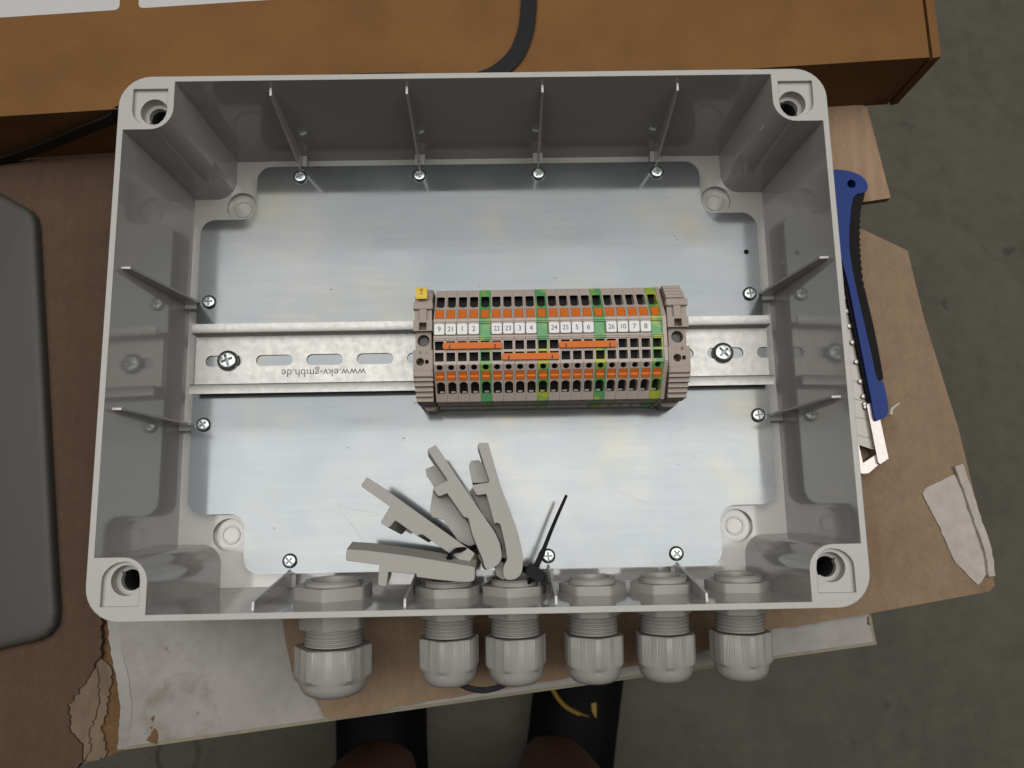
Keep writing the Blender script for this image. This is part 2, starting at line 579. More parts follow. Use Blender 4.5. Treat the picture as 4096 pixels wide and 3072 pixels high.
def laminate_material():
    """white laminate: grey wear, a dirt ring and a few brown chips"""
    m = bpy.data.materials.new('worn_white_laminate')
    m.use_nodes = True
    nt = m.node_tree; N, L = nt.nodes, nt.links
    b = N['Principled BSDF']; b.inputs['Roughness'].default_value = 0.5
    tc = N.new('ShaderNodeTexCoord')

    def nz(scale, detail, rg=0.6):
        t = N.new('ShaderNodeTexNoise'); t.inputs['Scale'].default_value = scale; t.inputs['Detail'].default_value = detail
        t.inputs['Roughness'].default_value = rg
        L.new(tc.outputs['Object'], t.inputs['Vector']); return t.outputs['Fac']

    def rmp(f, a, b_, c, d):
        r = N.new('ShaderNodeMapRange')
        for k, v in zip(('From Min', 'From Max', 'To Min', 'To Max'), (a, b_, c, d)): r.inputs[k].default_value = v
        L.new(f, r.inputs['Value']); return r.outputs['Result']

    def mth(op, A, B):
        x = N.new('ShaderNodeMath'); x.operation = op
        for k, q in ((0, A), (1, B)):
            if isinstance(q, (int, float)): x.inputs[k].default_value = q
            else: L.new(q, x.inputs[k])
        return x.outputs[0]

    def mix(f, A, B):
        x = N.new('ShaderNodeMix'); x.data_type = 'RGBA'
        L.new(f, x.inputs[0])
        for k, q in ((6, A), (7, B)):
            if isinstance(q, tuple): x.inputs[k].default_value = (*q, 1)
            else: L.new(q, x.inputs[k])
        return x.outputs[2]

    def dist(x, y, sx=1.0, sy=1.0):
        mp = N.new('ShaderNodeMapping')
        mp.inputs['Location'].default_value = (-x * 0.001 * sx, -y * 0.001 * sy, 0)
        mp.inputs['Scale'].default_value = (sx, sy, 0)
        L.new(tc.outputs['Object'], mp.inputs['Vector'])
        ln = N.new('ShaderNodeVectorMath'); ln.operation = 'LENGTH'
        L.new(mp.outputs['Vector'], ln.inputs[0])
        return ln.outputs['Value']
    c = mix(rmp(nz(30, 6), 0.35, 0.7, 0, 1), (0.29, 0.272, 0.248), (0.20, 0.187, 0.168))
    # dirt ring
    d = dist(-147, -169)
    d = mth('ADD', d, rmp(nz(90, 4), 0.3, 0.7, -0.006, 0.006))
    ring = mth('MULTIPLY', rmp(d, 0.010, 0.015, 0, 1), rmp(d, 0.016, 0.0185, 1, 0))
    ring = mth('MULTIPLY', ring, rmp(nz(60, 5), 0.35, 0.62, 0, 0.9))
    c = mix(ring, c, (0.16, 0.15, 0.12))
    spots = rmp(nz(75, 3), 0.70, 0.74, 0, 0.8)
    c = mix(rmp(nz(140, 6, 0.75), 0.45, 0.8, 0, 0.7), c, (0.19, 0.175, 0.15))
    c = mix(spots, c, (0.14, 0.11, 0.08))
    L.new(c, b.inputs['Base Color'])
    return m


FLOOR_A, FLOOR_B, FLOOR_C = (0.105, 0.095, 0.071), (0.068, 0.062, 0.047), (0.140, 0.128, 0.100)
M['plate'] = plate_material()
M['floor'] = floor_material()
M['laminate'] = laminate_material()

# ---------------------------------------------------------------- setting: floor
FZ = -560.0
b = MB()
b.poly([(-3000, -3000, FZ), (3000, -3000, FZ), (3000, 3000, FZ), (-3000, 3000, FZ)])
fl = tag(b.build('floor', M['floor'], loc=(0, 0, FZ)), 'grey stained concrete workshop floor', None, None, 'structure')
# faint ring mark on the floor
b = MB()
ro, ri = circ(-352, -322, 25, 40), circ(-352, -322, 20, 40)
b.fill([[(x, y, FZ + 0.6) for x, y in ro], [(x, y, FZ + 0.6) for x, y in ri]], (0, 0, 1))
tag(b.build('floor_ring_mark', mat('ring_mark_paint', (0.065, 0.06, 0.05), 0.8, var=0.4, vscale=60)),
    'faint dark ring stain on the concrete floor', None, None, 'structure')

# ---------------------------------------------------------------- table the work lies on
ZT = -16.0
tb = thing('work_table', 'worn white laminate table top with chipped edge under the cardboard', 'table', (0, 0, FZ))
ca, sa = math.cos(R(6.45)), math.sin(R(6.45))


def trot(u, v):          # table coordinates: u along the near edge, v away from the viewer, origin at near right corner
    return (191.3 - u * ca - v * sa, -142.7 - u * sa + v * ca)


b = MB()
b.prism([trot(560, 0), trot(0, 0), trot(0, 430), trot(560, 430)], ZT - 22, ZT)
b.build('tabletop', M['laminate'], tb)
b = MB()
b.prism([trot(561, -1.6), trot(-1.6, -1.6), trot(-1.6, 431), trot(-0.05, 431), trot(-0.05, -0.05), trot(561, -0.05)], ZT - 22, ZT - 0.3)
b.build('edge_band', M['edge'], tb)
for u, v in ((40, 60), (520, 60), (40, 380), (520, 380)):
    x, y = trot(u, v)
    b = MB()
    b.prism(rrect(x - 18, x + 18, y - 18, y + 18, 4), FZ, ZT - 22)
    b.build('leg', M['metal_leg'], tb)
# chipped laminate showing bare board
for q, st, am, sd in (([(-163.5, -181.5), (-158.5, -183.2), (-158, -178.5), (-160, -175.5), (-162, -179), (-163.5, -181.5)], 1.2, 0.5, 3),
                      ([(-162.4, -171.5), (-160.2, -170.2), (-160.6, -173.2), (-162.4, -171.5)], 0.8, 0.3, 4),
                      ([(-162.2, -175.6), (-160.9, -175.0), (-161.2, -176.6), (-162.2, -175.6)], 0.8, 0.2, 5),
                      ([(189.0, -131), (190.2, -130), (190.4, -135), (188.7, -134), (189.0, -131)], 0.8, 0.4, 6)):
    b = MB()
    b.prism(jag(q, st, am, sd)[:-1], ZT - 1, ZT + 0.05)
    b.build('bare_patch', M['chip'], tb)

b = MB()
pe_pts = spline([(-183.5, -122, ZT + 0.2), (-180.6, -138, ZT + 0.5), (-177.0, -150, ZT + 0.9), (-174.2, -163, ZT + 0.9), (-174.0, -176, ZT + 0.7), (-174.4, -185.0, ZT + 0.2)], 6)
rnd = random.Random(9)
b.ribbon([(p + Vector((rnd.uniform(-.4, .4), 0, 0)), (1.0, 0.1, -0.28)) for p in pe_pts], lambda t: 4.5 + 2.5 * t * (1 - t), 0.5)
b.build('peeled_edge', M['laminate'], tb, smooth=60)

# ---------------------------------------------------------------- cardboard lying on the table
ZS = -12.2
b = MB()
edge = jag([(190.8, -128.6), (157, -133.7), (141.7, -135.2), (104, -145.8), (65.7, -152), (40.8, -156), (0, -161.7),
            (-32.7, -166.6), (-69.5, -172.8), (-77.6, -171.9)], 5, 0.5, 11)
left = jag([(-77.6, -171.9), (-81, -164.4), (-92, -155), (-93.5, -150), (-99, -127), (-101, -100)], 4, 0.5, 12)
sheet_poly = [(204.2, 69.2), (120, 112), (-101, 112)] + left[::-1] + edge[::-1] + \
    [(249.5, -119.4), (252.6, -116.5), (248.3, -77.2), (243.4, -38.9), (231.6, 20.1), (226.7, 57.1)]
b.prism(sheet_poly, ZT + 0.1, ZS)
tag(b.build('cardboard_sheet', M['sheet'], smooth=20),
    'large brown cardboard sheet under the enclosure, reaching right past the knife', 'cardboard', 'cardboard scraps under the enclosure')
b = MB()
b.prism([(150, 141), (211, 141), (213.2, 139), (220.9, 87), (198.8, 84.0), (150, 80)], ZT - 2, ZS - 0.6)
tag(b.build('cardboard_flap', M['sheet_flap'], smooth=20),
    'pale cardboard scrap sticking out between the carton and the blue knife handle', 'cardboard', 'cardboard scraps under the enclosure')
torn = jag([(-180, 108), (-184, 40), (-186, -60), (-186.5, -126), (-186.3, -141), (-189.4, -147.6), (-194.5, -155.6), (-200.2, -163.6),
            (-198.7, -174.3), (-192.6, -182.4), (-192.1, -189.7), (-196, -193)], 1.6, 0.8, 21)
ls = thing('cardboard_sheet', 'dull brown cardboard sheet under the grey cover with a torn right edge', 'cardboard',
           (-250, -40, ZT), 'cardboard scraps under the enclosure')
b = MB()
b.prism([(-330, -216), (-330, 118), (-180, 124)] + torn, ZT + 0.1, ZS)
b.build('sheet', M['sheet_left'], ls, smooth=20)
# delaminated layers along the tear
b = MB()
t1 = jag([(-187.5, -141), (-181.5, -149), (-182.5, -166), (-184.7, -176), (-181.2, -186), (-184, -189), (-196, -192)], 1.2, 0.8, 22)
b.prism([(-205, -192), (-205, -158), (-193, -146)] + t1, ZT + 0.06, ZT + 1.6)
b.build('torn_layer', M['torn'], ls, smooth=20)
b = MB()
t2 = jag([(-189, -148), (-186.5, -153), (-187, -168), (-190, -176), (-189, -186), (-191, -190)], 1.2, 0.9, 23)
b.prism([(-204, -190), (-205, -160), (-195, -149)] + t2, ZT + 1.6, ZT + 2.6)
b.build('torn_layer', M['torn'], ls, smooth=20)
b = MB()
b.prism([(-190, -120)] + jag([(-182, -120), (-179.5, -140), (-176.5, -150), (-174.3, -165), (-174.8, -186.2), (-190, -190)], 3, 0.5, 24), ZT - 1, ZT + 0.05)
b.build('bare_patch', M['chip'], tb)

# torn white paper stuck to the right corner of the sheet
pp = thing('torn_paper', 'torn whitish paper strip stuck to the right corner of the cardboard sheet', 'paper', (238, -86, ZS))


def paper(poly, nx, amp, seed, name):
    """crumpled sheet over an outline"""
    bm = bmesh.new()
    rnd = random.Random(seed)
    bb = MB()
    top = [(x, y, ZS + 0.5 + rnd.uniform(0, amp)) for x, y in poly]
    bot = [(x, y, ZS + 0.02) for x, y in poly]
    bb.fill([top], (0, 0, 1)); bb.wall(bot, top)
    bm.free()
    return bb


pl = jag([(238.5, -61.5), (242, -72), (245.5, -86), (249.0, -100), (249.3, -110.5), (244.0, -116.0), (233.9, -105.4), (228.0, -88.4),
          (221.1, -71.0), (222.3, -68.4), (238.5, -61.5)], 2.5, 0.3, 31)[:-1]
paper(pl, 0, 0.5, 5, '').build('paper_sheet', M['paper'], pp, smooth=60)
b = MB()
cr = spline([(240.5, -57.0, ZS + 1.2), (243.5, -70, ZS + 1.3), (247.0, -86, ZS + 1.3), (250.2, -100, ZS + 1.4), (250.6, -112, ZS + 1.2)], 6)
rnd = random.Random(3)
b.ribbon([(p + Vector((rnd.uniform(-.25, .25), 0, rnd.uniform(-.2, .3))), (1, 0.2, -0.25)) for p in cr], lambda t: 5.2 - 1.5 * t, 1.2)
b.build('folded_edge', M['paper'], pp, smooth=70)

# scrap of clear peeled film on the sheet
b = MB()
b.tube(spline([(209.0, -30.5, ZS + .3), (209.6, -28.0, ZS + .4), (211.5, -26.3, ZS + .4), (214.0, -24.6, ZS + .4)], 4), lambda t: 0.9 - 0.5 * t, 6)
tag(b.build('plastic_shaving', mat('pale_shaving', (0.5, 0.47, 0.43), 0.5)), 'tiny pale curl of scrap on the cardboard by the knife tip', 'scrap')

# ---------------------------------------------------------------- grey cover on the left
cv = [(-300, 122), (-252.7, 94.8), (-236.3, 85.3), (-233.3, 81.6), (-231.9, 77.0), (-224.1, 17.2), (-215.6, -49.0), (-209.3, -97.5),
      (-206.2, -119.5), (-206.7, -126.5), (-210.0, -131.1), (-215.4, -133.6), (-224.7, -135.4), (-232.5, -137.1), (-300, -152)]


def inset(poly, d):
    n = len(poly)
    ar = sum(p[0] * q[1] - q[0] * p[1] for p, q in zip(poly, poly[1:] + poly[:1]))
    sg = 1 if ar > 0 else -1
    out = []
    for k in range(n):
        a, c, e = Vector(poly[k - 1]), Vector(poly[k]), Vector(poly[(k + 1) % n])
        t1, t2 = (c - a).normalized(), (e - c).normalized()
        m_ = (Vector((-t1.y, t1.x)) + Vector((-t2.y, t2.x))) * sg
        m_ = m_.normalized()
        out.append((c.x + m_.x * d, c.y + m_.y * d))
    return out


b = MB()
cv = cv[::-1]
lv = [(0, ZS + 0.1), (0, -8.6), (0.35, -7.5), (1.0, -6.6), (2.2, -6.0), (4.0, -5.7)]
rg = [[(x, y, z) for x, y in (inset(cv, d) if d else cv)] for d, z in lv]
for A, B in zip(rg, rg[1:]):
    b.wall(A, B)
b.fill([rg[-1]], (0, 0, 1))
tag(b.build('plastic_cover', M['cover'], smooth=60), 'dark grey plastic cover with rounded corners lying left of the open enclosure', 'cover')

# ---------------------------------------------------------------- brown carton behind
ct = thing('carton', 'large flat brown carton lying behind the enclosure', 'carton', (-80, 280, ZS))
ZB = 32.0
fy = lambda x: 129.6 + 0.0552 * x
b = MB()
b.prism([(-480, fy(-480)), (225.0, fy(225.0)), (222, 430), (-496, 400)], ZS - 2, ZB)
b.build('body', M['box'], ct)
b = MB()
b.prism([(226.4, fy(226) - 0.6), (230.6, fy(230) - 0.2), (227.5, 430), (223.2, 430)], ZS - 2, ZB + 0.4)
b.build('side_flap', M['box'], ct)
for poly in ([(-300, 165.6), (-176.8, 173.0), (-179, 300), (-305, 300)], [(-167.4, 173.7), (-40, 181.2), (-44, 300), (-171, 300)]):
    b = MB()
    # rounded near corners
    p0, p1 = poly[0], poly[1]
    q = [poly[3], (p0[0], p0[1] + 2.2), (p0[0] + 0.7, p0[1] + .7), (p0[0] + 2.2, p0[1] + 0.15), (p1[0] - 2.4, p1[1] - 0.1), (p1[0] - 0.8, p1[1] + 0.5), (p1[0], p1[1] + 2.2), poly[2]]
    b.prism(q, ZB, ZB + 0.12)
    b.build('label', M['label'], ct)

# black strap over the carton
b = MB()
sp = spline([(24, 330, ZB + 1), (27.5, 250, ZB + 1.2), (26.9, 176, ZB + 1.2), (22.6, 151, ZB + 1.3), (13.2, 138.2, ZB + 1.4), (0, 131.8, ZB + 1.4),
             (-20, 131.2, ZB + 1.3), (-40, 132.4, ZB + 1.2), (-80, 131.6, ZB + 1.2), (-112, 130.5, ZB + 1.2), (-150, 124.6, ZB + 1.0), (-170, 119.6, ZB - 1.5),
             (-182, 117.6, 25), (-200, 116.6, 16), (-228, 114.6, 2), (-254, 112.8, -8), (-285, 108, -10.5), (-330, 100, -11)], 6)
pts = []
for i, p in enumerate(sp):
    if p.x > -158: w = (0.3, 1, 0) if p.x < 2 else ((1, -0.9, 0) if p.x < 18 else (1, -0.25, 0))
    elif p.x > -176: w = (0, 0.6, 0.8)
    elif p.x > -262: w = (0, -0.12, 1)
    else: w = (0, 1, 0.3)
    pts.append((p, w))
b.ribbon(pts, 8.0, 1.1)
tag(b.build('strap', M['strap'], smooth=50), 'black woven strap running over the brown carton and down its front', 'strap')

# ---------------------------------------------------------------- the enclosure
ZR, ZF, ZO = 63.3, -8.0, -12.0
enc = thing('enclosure_box', 'open light grey plastic junction box lying on cardboard with six glands in its near wall', 'enclosure', (0, 0, ZO))


def inner_outline(t, n=8):
    """t: 0 at the floor, 1 at the rim"""
    hx, hy = 150 + 6 * t, 110.3 + 5.5 * t
    px, py, r = 128.5 + 5.6 * t, 89.4 + 3.6 * t, 9.6 + 0.6 * t
    q = [(hx, py)] + [(px + r + r * math.cos(R(a)), py + r + r * math.sin(R(a))) for a in [270 - 90 * k / n for k in range(n + 1)]] + [(px, hy)]
    out = list(q)
    out += [(-x, y) for x, y in q[::-1]]
    out += [(-x, -y) for x, y in q]
    out += [(x, -y) for x, y in q[::-1]]
    return out


def outer_outline(t):
    return rrect(-(152.6 + 5.9 * t), 152.6 + 5.9 * t, -(112.6 + 5.7 * t), 112.6 + 5.7 * t, 13 + t, 8)


b = MB()
zs = [ZF, 0, 20, 40, ZR - 0.0]
rings = [[(x, y, z) for x, y in inner_outline((z - ZF) / (ZR - ZF))] for z in zs]
for A, B in zip(rings, rings[1:]):
    b.wall(A, B, 0, flip=True)
o0 = [(x, y, ZO) for x, y in outer_outline(0)]
o1 = [(x, y, ZR) for x, y in outer_outline(1)]
b.wall(o0, o1, 0)
b.fill([o0], (0, 0, -1), 0)
# floor with four dimples
dim = [circ(sx * 125.2, sy * 85.0, 8.0, 28) for sx in (-1, 1) for sy in (-1, 1)]
b.fill([rings[0]] + [[(x, y, ZF) for x, y in d] for d in dim], (0, 0, 1), 0)
for d, (sx, sy) in zip(dim, [(sx, sy) for sx in (-1, 1) for sy in (-1, 1)]):
    zd = ZF - 3.2
    b.wall([(x, y, zd) for x, y in d], [(x, y, ZF) for x, y in d], 0, flip=True)
    b.fill([[(x, y, zd) for x, y in d]], (0, 0, 1), 0)
    c0 = (sx * 125.2, sy * 85.0)
    for r0, r1, h in ((4.6, 3.8, 0.6),):
        b.wall([(x, y, zd + h) for x, y in circ(*c0, r0)], [(x, y, zd + h) for x, y in circ(*c0, r1)], 0)
        b.wall([(x, y, zd) for x, y in circ(*c0, r0)], [(x, y, zd + h) for x, y in circ(*c0, r0)], 0)
        b.wall([(x, y, zd) for x, y in circ(*c0, r1)], [(x, y, zd + h) for x, y in circ(*c0, r1)], 0, flip=True)
# rim with four screw pockets
rin = [(x, y, ZR) for x, y in inner_outline(1)]
pock = []
for sx in (-1, 1):
    for sy in (-1, 1):
        c = (143.4, 102.3)
        q = [(c[0] + 9.0, c[1] + 10.0), (c[0] - 6.2, c[1] + 10.0), (c[0] - 6.2, c[1] - 0.0)]
        q = [(152.4, 112.4), (136.9, 112.4)]
        q += [(143.4 + 6.5 * math.cos(R(a)), 102.3 + 7.6 * math.sin(R(a))) for a in (180, 200, 220, 240, 255, 270)]
        q += [(143.4 + 9.0 * math.cos(R(a)), 102.3 + 7.6 * math.sin(R(a))) for a in (290, 310, 330, 345, 360)]
        q = [(sx * x, sy * y) for x, y in q]
        if sx * sy < 0: q = q[::-1]
        pock.append((q, (sx * 143.4, sy * 102.3), sx, sy))
b.fill([o1, rin] + [[(x, y, ZR) for x, y in q] for q, _, _, _ in pock], (0, 0, 1), 1)
for q, c, sx, sy in pock:
    zp = ZR - 2.0
    cb = circ(c[0], c[1], 6.1, 28)
    b.wall([(x, y, zp) for x, y in q], [(x, y, ZR) for x, y in q], 1, flip=True)
    b.fill([[(x, y, zp) for x, y in q], [(x, y, zp) for x, y in cb]], (0, 0, 1), 1)
    z2 = zp - 5.0
    b.wall([(x, y, z2) for x, y in cb], [(x, y, zp) for x, y in cb], 1, flip=True)
    # keyed hole
    hole = []
    for k in range(36):
        a = 2 * math.pi * k / 36
        an = math.degrees(a)
        key = any(abs((an - kk + 180) % 360 - 180) < 9 for kk in ((40, 220) if sx * sy < 0 else (140, 320)))
        rr = 5.4 if key else 4.3
        hole.append((c[0] + rr * math.cos(a), c[1] + rr * math.sin(a)))
    b.fill([[(x, y, z2) for x, y in cb], [(x, y, z2) for x, y in hole]], (0, 0, 1), 1)
    b.wall([(x, y, z2 - 3.0) for x, y in hole], [(x, y, z2) for x, y in hole], 1, flip=True)
    b.wall([(x, y, ZF + 2) for x, y in hole], [(x, y, z2 - 3.0) for x, y in hole], 2, flip=True)  # lower part of the hole coloured near-black, its shade painted in
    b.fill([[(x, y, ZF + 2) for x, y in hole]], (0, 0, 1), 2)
# thin sealing tongue round the rim
for off in (1.0,):
    pass
b.build('body', [M['tub'], M['tub_rim'], M['dark']], enc, smooth=28)


def wall_rib(px, py, nx, ny):
    """thin blade on a wall: (px,py) floor point on the wall, n inward; sloping from the rim to the plate boss"""
    tx, ty = -ny, nx
    bb = MB()
    # profile in (distance from the floor line, z); the wall leans outwards
    lean = lambda z: -5.7 * (z - ZF) / (ZR - ZF) - 0.4
    prof = [(lean(ZF), ZF), (9.5, ZF), (8.6, -0.2), (7.6, 2.0), (-1.6, 57.0), (lean(57.5), 57.5)]
    bb.extr(prof, (px - tx * 0.55, py - ty * 0.55, 0), (nx, ny, 0), (0, 0, 1), (tx * 1.1, ty * 1.1, 0))
    return bb


def wall_boss(px, py, nx, ny):
    tx, ty = -ny, nx
    bb = MB()
    w = 2.6
    pts = [(px + nx * d + tx * s, py + ny * d + ty * s) for d, s in ((-0.3, -w), (-0.3, w), (9.0, w), (9.0, -w))]
    bb.prism(pts, ZF + 0.02, -2.1)
    bb.lathe([(4.2, ZF + 0.02), (4.2, -1.8), (0.01, -1.8)], (px + nx * 12.7, py + ny * 12.7, 0), 'Z', 20)
    return bb


sites = [(x, 110.3, 0, -1) for x in (-93, -31, 31, 93)] + [(x, -110.3, 0, 1) for x in (-93, -31, 31, 93)] + \
        [(-150, y, 1, 0) for y in (31.2, -31.2)] + [(150, y, -1, 0) for y in (31.2, -31.2)]
for s in sites:
    wall_rib(*s).build('rib', M['tub'], enc)
    wall_boss(*s).build('plate_boss', M['tub_rim'], enc)

# ---------------------------------------------------------------- mounting plate
b = MB()


def plate_outline():
    hx, hy, nx, ny, r = 143.3, 103.7, 115.2, 75.0, 7.5
    q = []
    arc = lambda cx, cy, a0, a1, n=7: [(cx + r * math.cos(R(a0 + (a1 - a0) * k / n)), cy + r * math.sin(R(a0 + (a1 - a0) * k / n))) for k in range(n + 1)]
    q += arc(hx - r, ny - r, 0, 90)
    q += arc(nx + r, ny + r, 270, 180)
    q += arc(nx - r, hy - r, 0, 90)
    out = list(q)
    out += [(-x, y) for x, y in q[::-1]]
    out += [(-x, -y) for x, y in q]
    out += [(x, -y) for x, y in q[::-1]]
    return out


b.prism(plate_outline(), -1.75, 0.0, holes=[circ(137.0, 53.6, 1.3, 16)[::-1]])
tag(b.build('mounting_plate', M['plate'], loc=(0, 0, -1.75), smooth=40),
    'galvanised steel mounting plate with notched corners filling the floor of the enclosure', 'plate')


plate_o = [o for o in COL.objects if o.name == 'mounting_plate'][0]
for pts_ in ([(-71, -71), (-66, -78), (-60, -86), (-57, -92), (-55, -97)], [(-71, -71), (-62, -74), (-50, -76)], [(58, -62), (68, -68), (79, -73), (86, -74)],
             [(-52, -62), (-50, -58)], [(-20, 62), (8, 58), (30, 59)], [(-100, 40), (-84, 37), (-70, 38)]):
    b = MB()
    b.ribbon([(p, (0.3, 1, 0)) for p in spline([(x, y, 0.01) for x, y in pts_], 5)], lambda t: 0.08 + 0.34 * t * (1 - t), 0.02)
    b.build('scratch', M['scratch'], plate_o)

# ---------------------------------------------------------------- screws
def screw_proto(name, r, h, label, cat, group, loc):
    t = thing(name, label, cat, loc, group)
    x, y, z = loc
    bb = MB()
    prof = [(r, z + 0.02), (r, z + h * 0.28)] + [(r * math.cos(R(a)), z + h * (0.28 + 0.72 * math.sin(R(a)))) for a in (12, 24, 36, 47)]
    rt, zt = prof[-1]
    ring_r = r * 0.56
    bb.lathe(prof, (x, y, 0), 'Z', 32)
    # recessed cross
    w = r * 0.14
    L_ = r * 0.56
    cross = [(L_, -w), (L_, w), (w, w), (w, L_), (-w, L_), (-w, w), (-L_, w), (-L_, -w), (-w, -w), (-w, -L_), (w, -L_), (w, -w)]
    cap = circ(0, 0, rt, 32)
    dome = zt
    bb.fill([[(x + p, y + q, dome) for p, q in cap], [(x + p * 1.0, y + q * 1.0, dome) for p, q in cross]], (0, 0, 1))
    cr = [(x + p * 1.0, y + q * 1.0) for p, q in cross]
    bb.wall([(p, q, dome - h * 0.5) for p, q in cr], [(p, q, dome) for p, q in cr], flip=True)
    bb.fill([[(p, q, dome - h * 0.5) for p, q in cr]], (0, 0, 1), 1)  # cross floor in the darkened metal, shade painted in
    bb.build('head', [M['screw'], M['painted_screw_shade']], t, smooth=50)
    return t


PG = 'cross-head screws round the edge of the mounting plate'
pos_txt = ['leftmost', 'second from left', 'third from left', 'rightmost']
first = None
for row, y, where in (('far', 97.7, 'along the far edge of the steel plate'), ('near', -97.7, 'along the steel plate edge by the glands')):
    for i, x in enumerate((-92.9, -31.0, 31.0, 92.9)):
        lab = 'small screw, %s of four %s' % (pos_txt[i], where)
        if first is None:
            first = screw_proto('plate_screw', 3.55, 2.2, lab, 'screw', PG, (x, y, 0))
            o = first
        else:
            o = copy_tree(first); o['label'] = lab
        o.location = (x * .001, y * .001, 0)
        o.rotation_euler = (0, 0, random.uniform(0, 1.5))
for sx, side in ((-1, 'left'), (1, 'right')):
    for sy, ud in ((1, 'above'), (-1, 'below')):
        o = copy_tree(first)
        o['label'] = 'small cross-head screw on the plate %s edge, just %s the rail end' % (side, ud)
        o.location = (sx * .1371, sy * .0312, 0)
        o.rotation_euler = (0, 0, random.uniform(0, 1.5))

# ---------------------------------------------------------------- DIN rail
YR = 0.5
rl = thing('mounting_rail', 'galvanised slotted hat rail across the middle of the steel plate', 'rail', (1, YR, 0))
b = MB()
slots = []
for k in range(12):
    x0 = -137.4 + 25.08 * k
    if x0 + 18.3 > 143.6:
        x1 = 146.0
    slots.append((x0, x0 + 18.3))
XL, XR = -142.3, 144.0


def slot_poly(x0, x1):
    r = 2.8
    return [(x1 - r + r * math.cos(R(a)), YR + r * math.sin(R(a))) for a in (-90, -67, -45, -22, 0, 22, 45, 67, 90)] + \
           [(x0 + r + r * math.cos(R(a)), YR + r * math.sin(R(a))) for a in (90, 112, 135, 157, 180, 202, 225, 247, 270)]


fit = [s for s in slots if s[1] < XR - 1]
base_outer = [(XL, YR - 12.5), (XR, YR - 12.5)]
last = [s for s in slots if s[1] >= XR - 1]
if last:
    x0 = last[0][0]
    base_outer += [(XR, YR - 2.8)] + [(x0 + 2.8 + 2.8 * math.cos(R(a)), YR + 2.8 * math.sin(R(a))) for a in (270, 247, 225, 202, 180, 157, 135, 112, 90)] + [(XR, YR + 2.8)]
base_outer += [(XR, YR + 12.5), (XL, YR + 12.5)]
b.prism(base_outer, 0.05, 1.05, holes=[slot_poly(*s)[::-1] for s in fit])
for s in (-1, 1):
    prof = [(12.5, 0.05), (13.5, 1.0), (13.5, 6.2), (14.0, 6.6), (17.5, 6.6), (17.5, 7.5), (13.4, 7.5), (12.7, 7.1), (12.5, 6.2), (12.5, 1.05)]
    b.extr([(s * u, w) for u, w in prof], (XL - (0.0), YR, 0), (0, 1, 0), (0, 0, 1), (XR - XL, 0, 0))
b.build('profile', M['rail'], rl, smooth=40)
text_mesh('stamped_text', 'www.ekv-gmbh.de', 5.6, M['railtext'], rl, (-78.6, -6.0, 1.07), math.pi, 0.03, 'CENTER', 1.0, 1.0)
RG = 'large cross-head screws holding the rail'
s1 = screw_proto('rail_screw', 5.2, 3.4, 'large dark cross-head screw in the rail slot left of the terminals', 'screw', RG, (-126.0, 0.5, 1.05))
s1.rotation_euler = (0, 0, 0.35)
s2 = copy_tree(s1)
s2['label'] = 'large dark cross-head screw in the rail slot right of the terminals'
s2.location = (.1212, 0.0004, 0.00105)
s2.rotation_euler = (0, 0, 0.75)

# ---------------------------------------------------------------- terminals
PITCH = 5.16
XT0 = -20.1
PROF = [(-26.5, 1.6), (-26.5, 30.0), (-11.8, 44.0), (9.0, 44.0), (26.5, 30.0), (26.5, 1.6)]


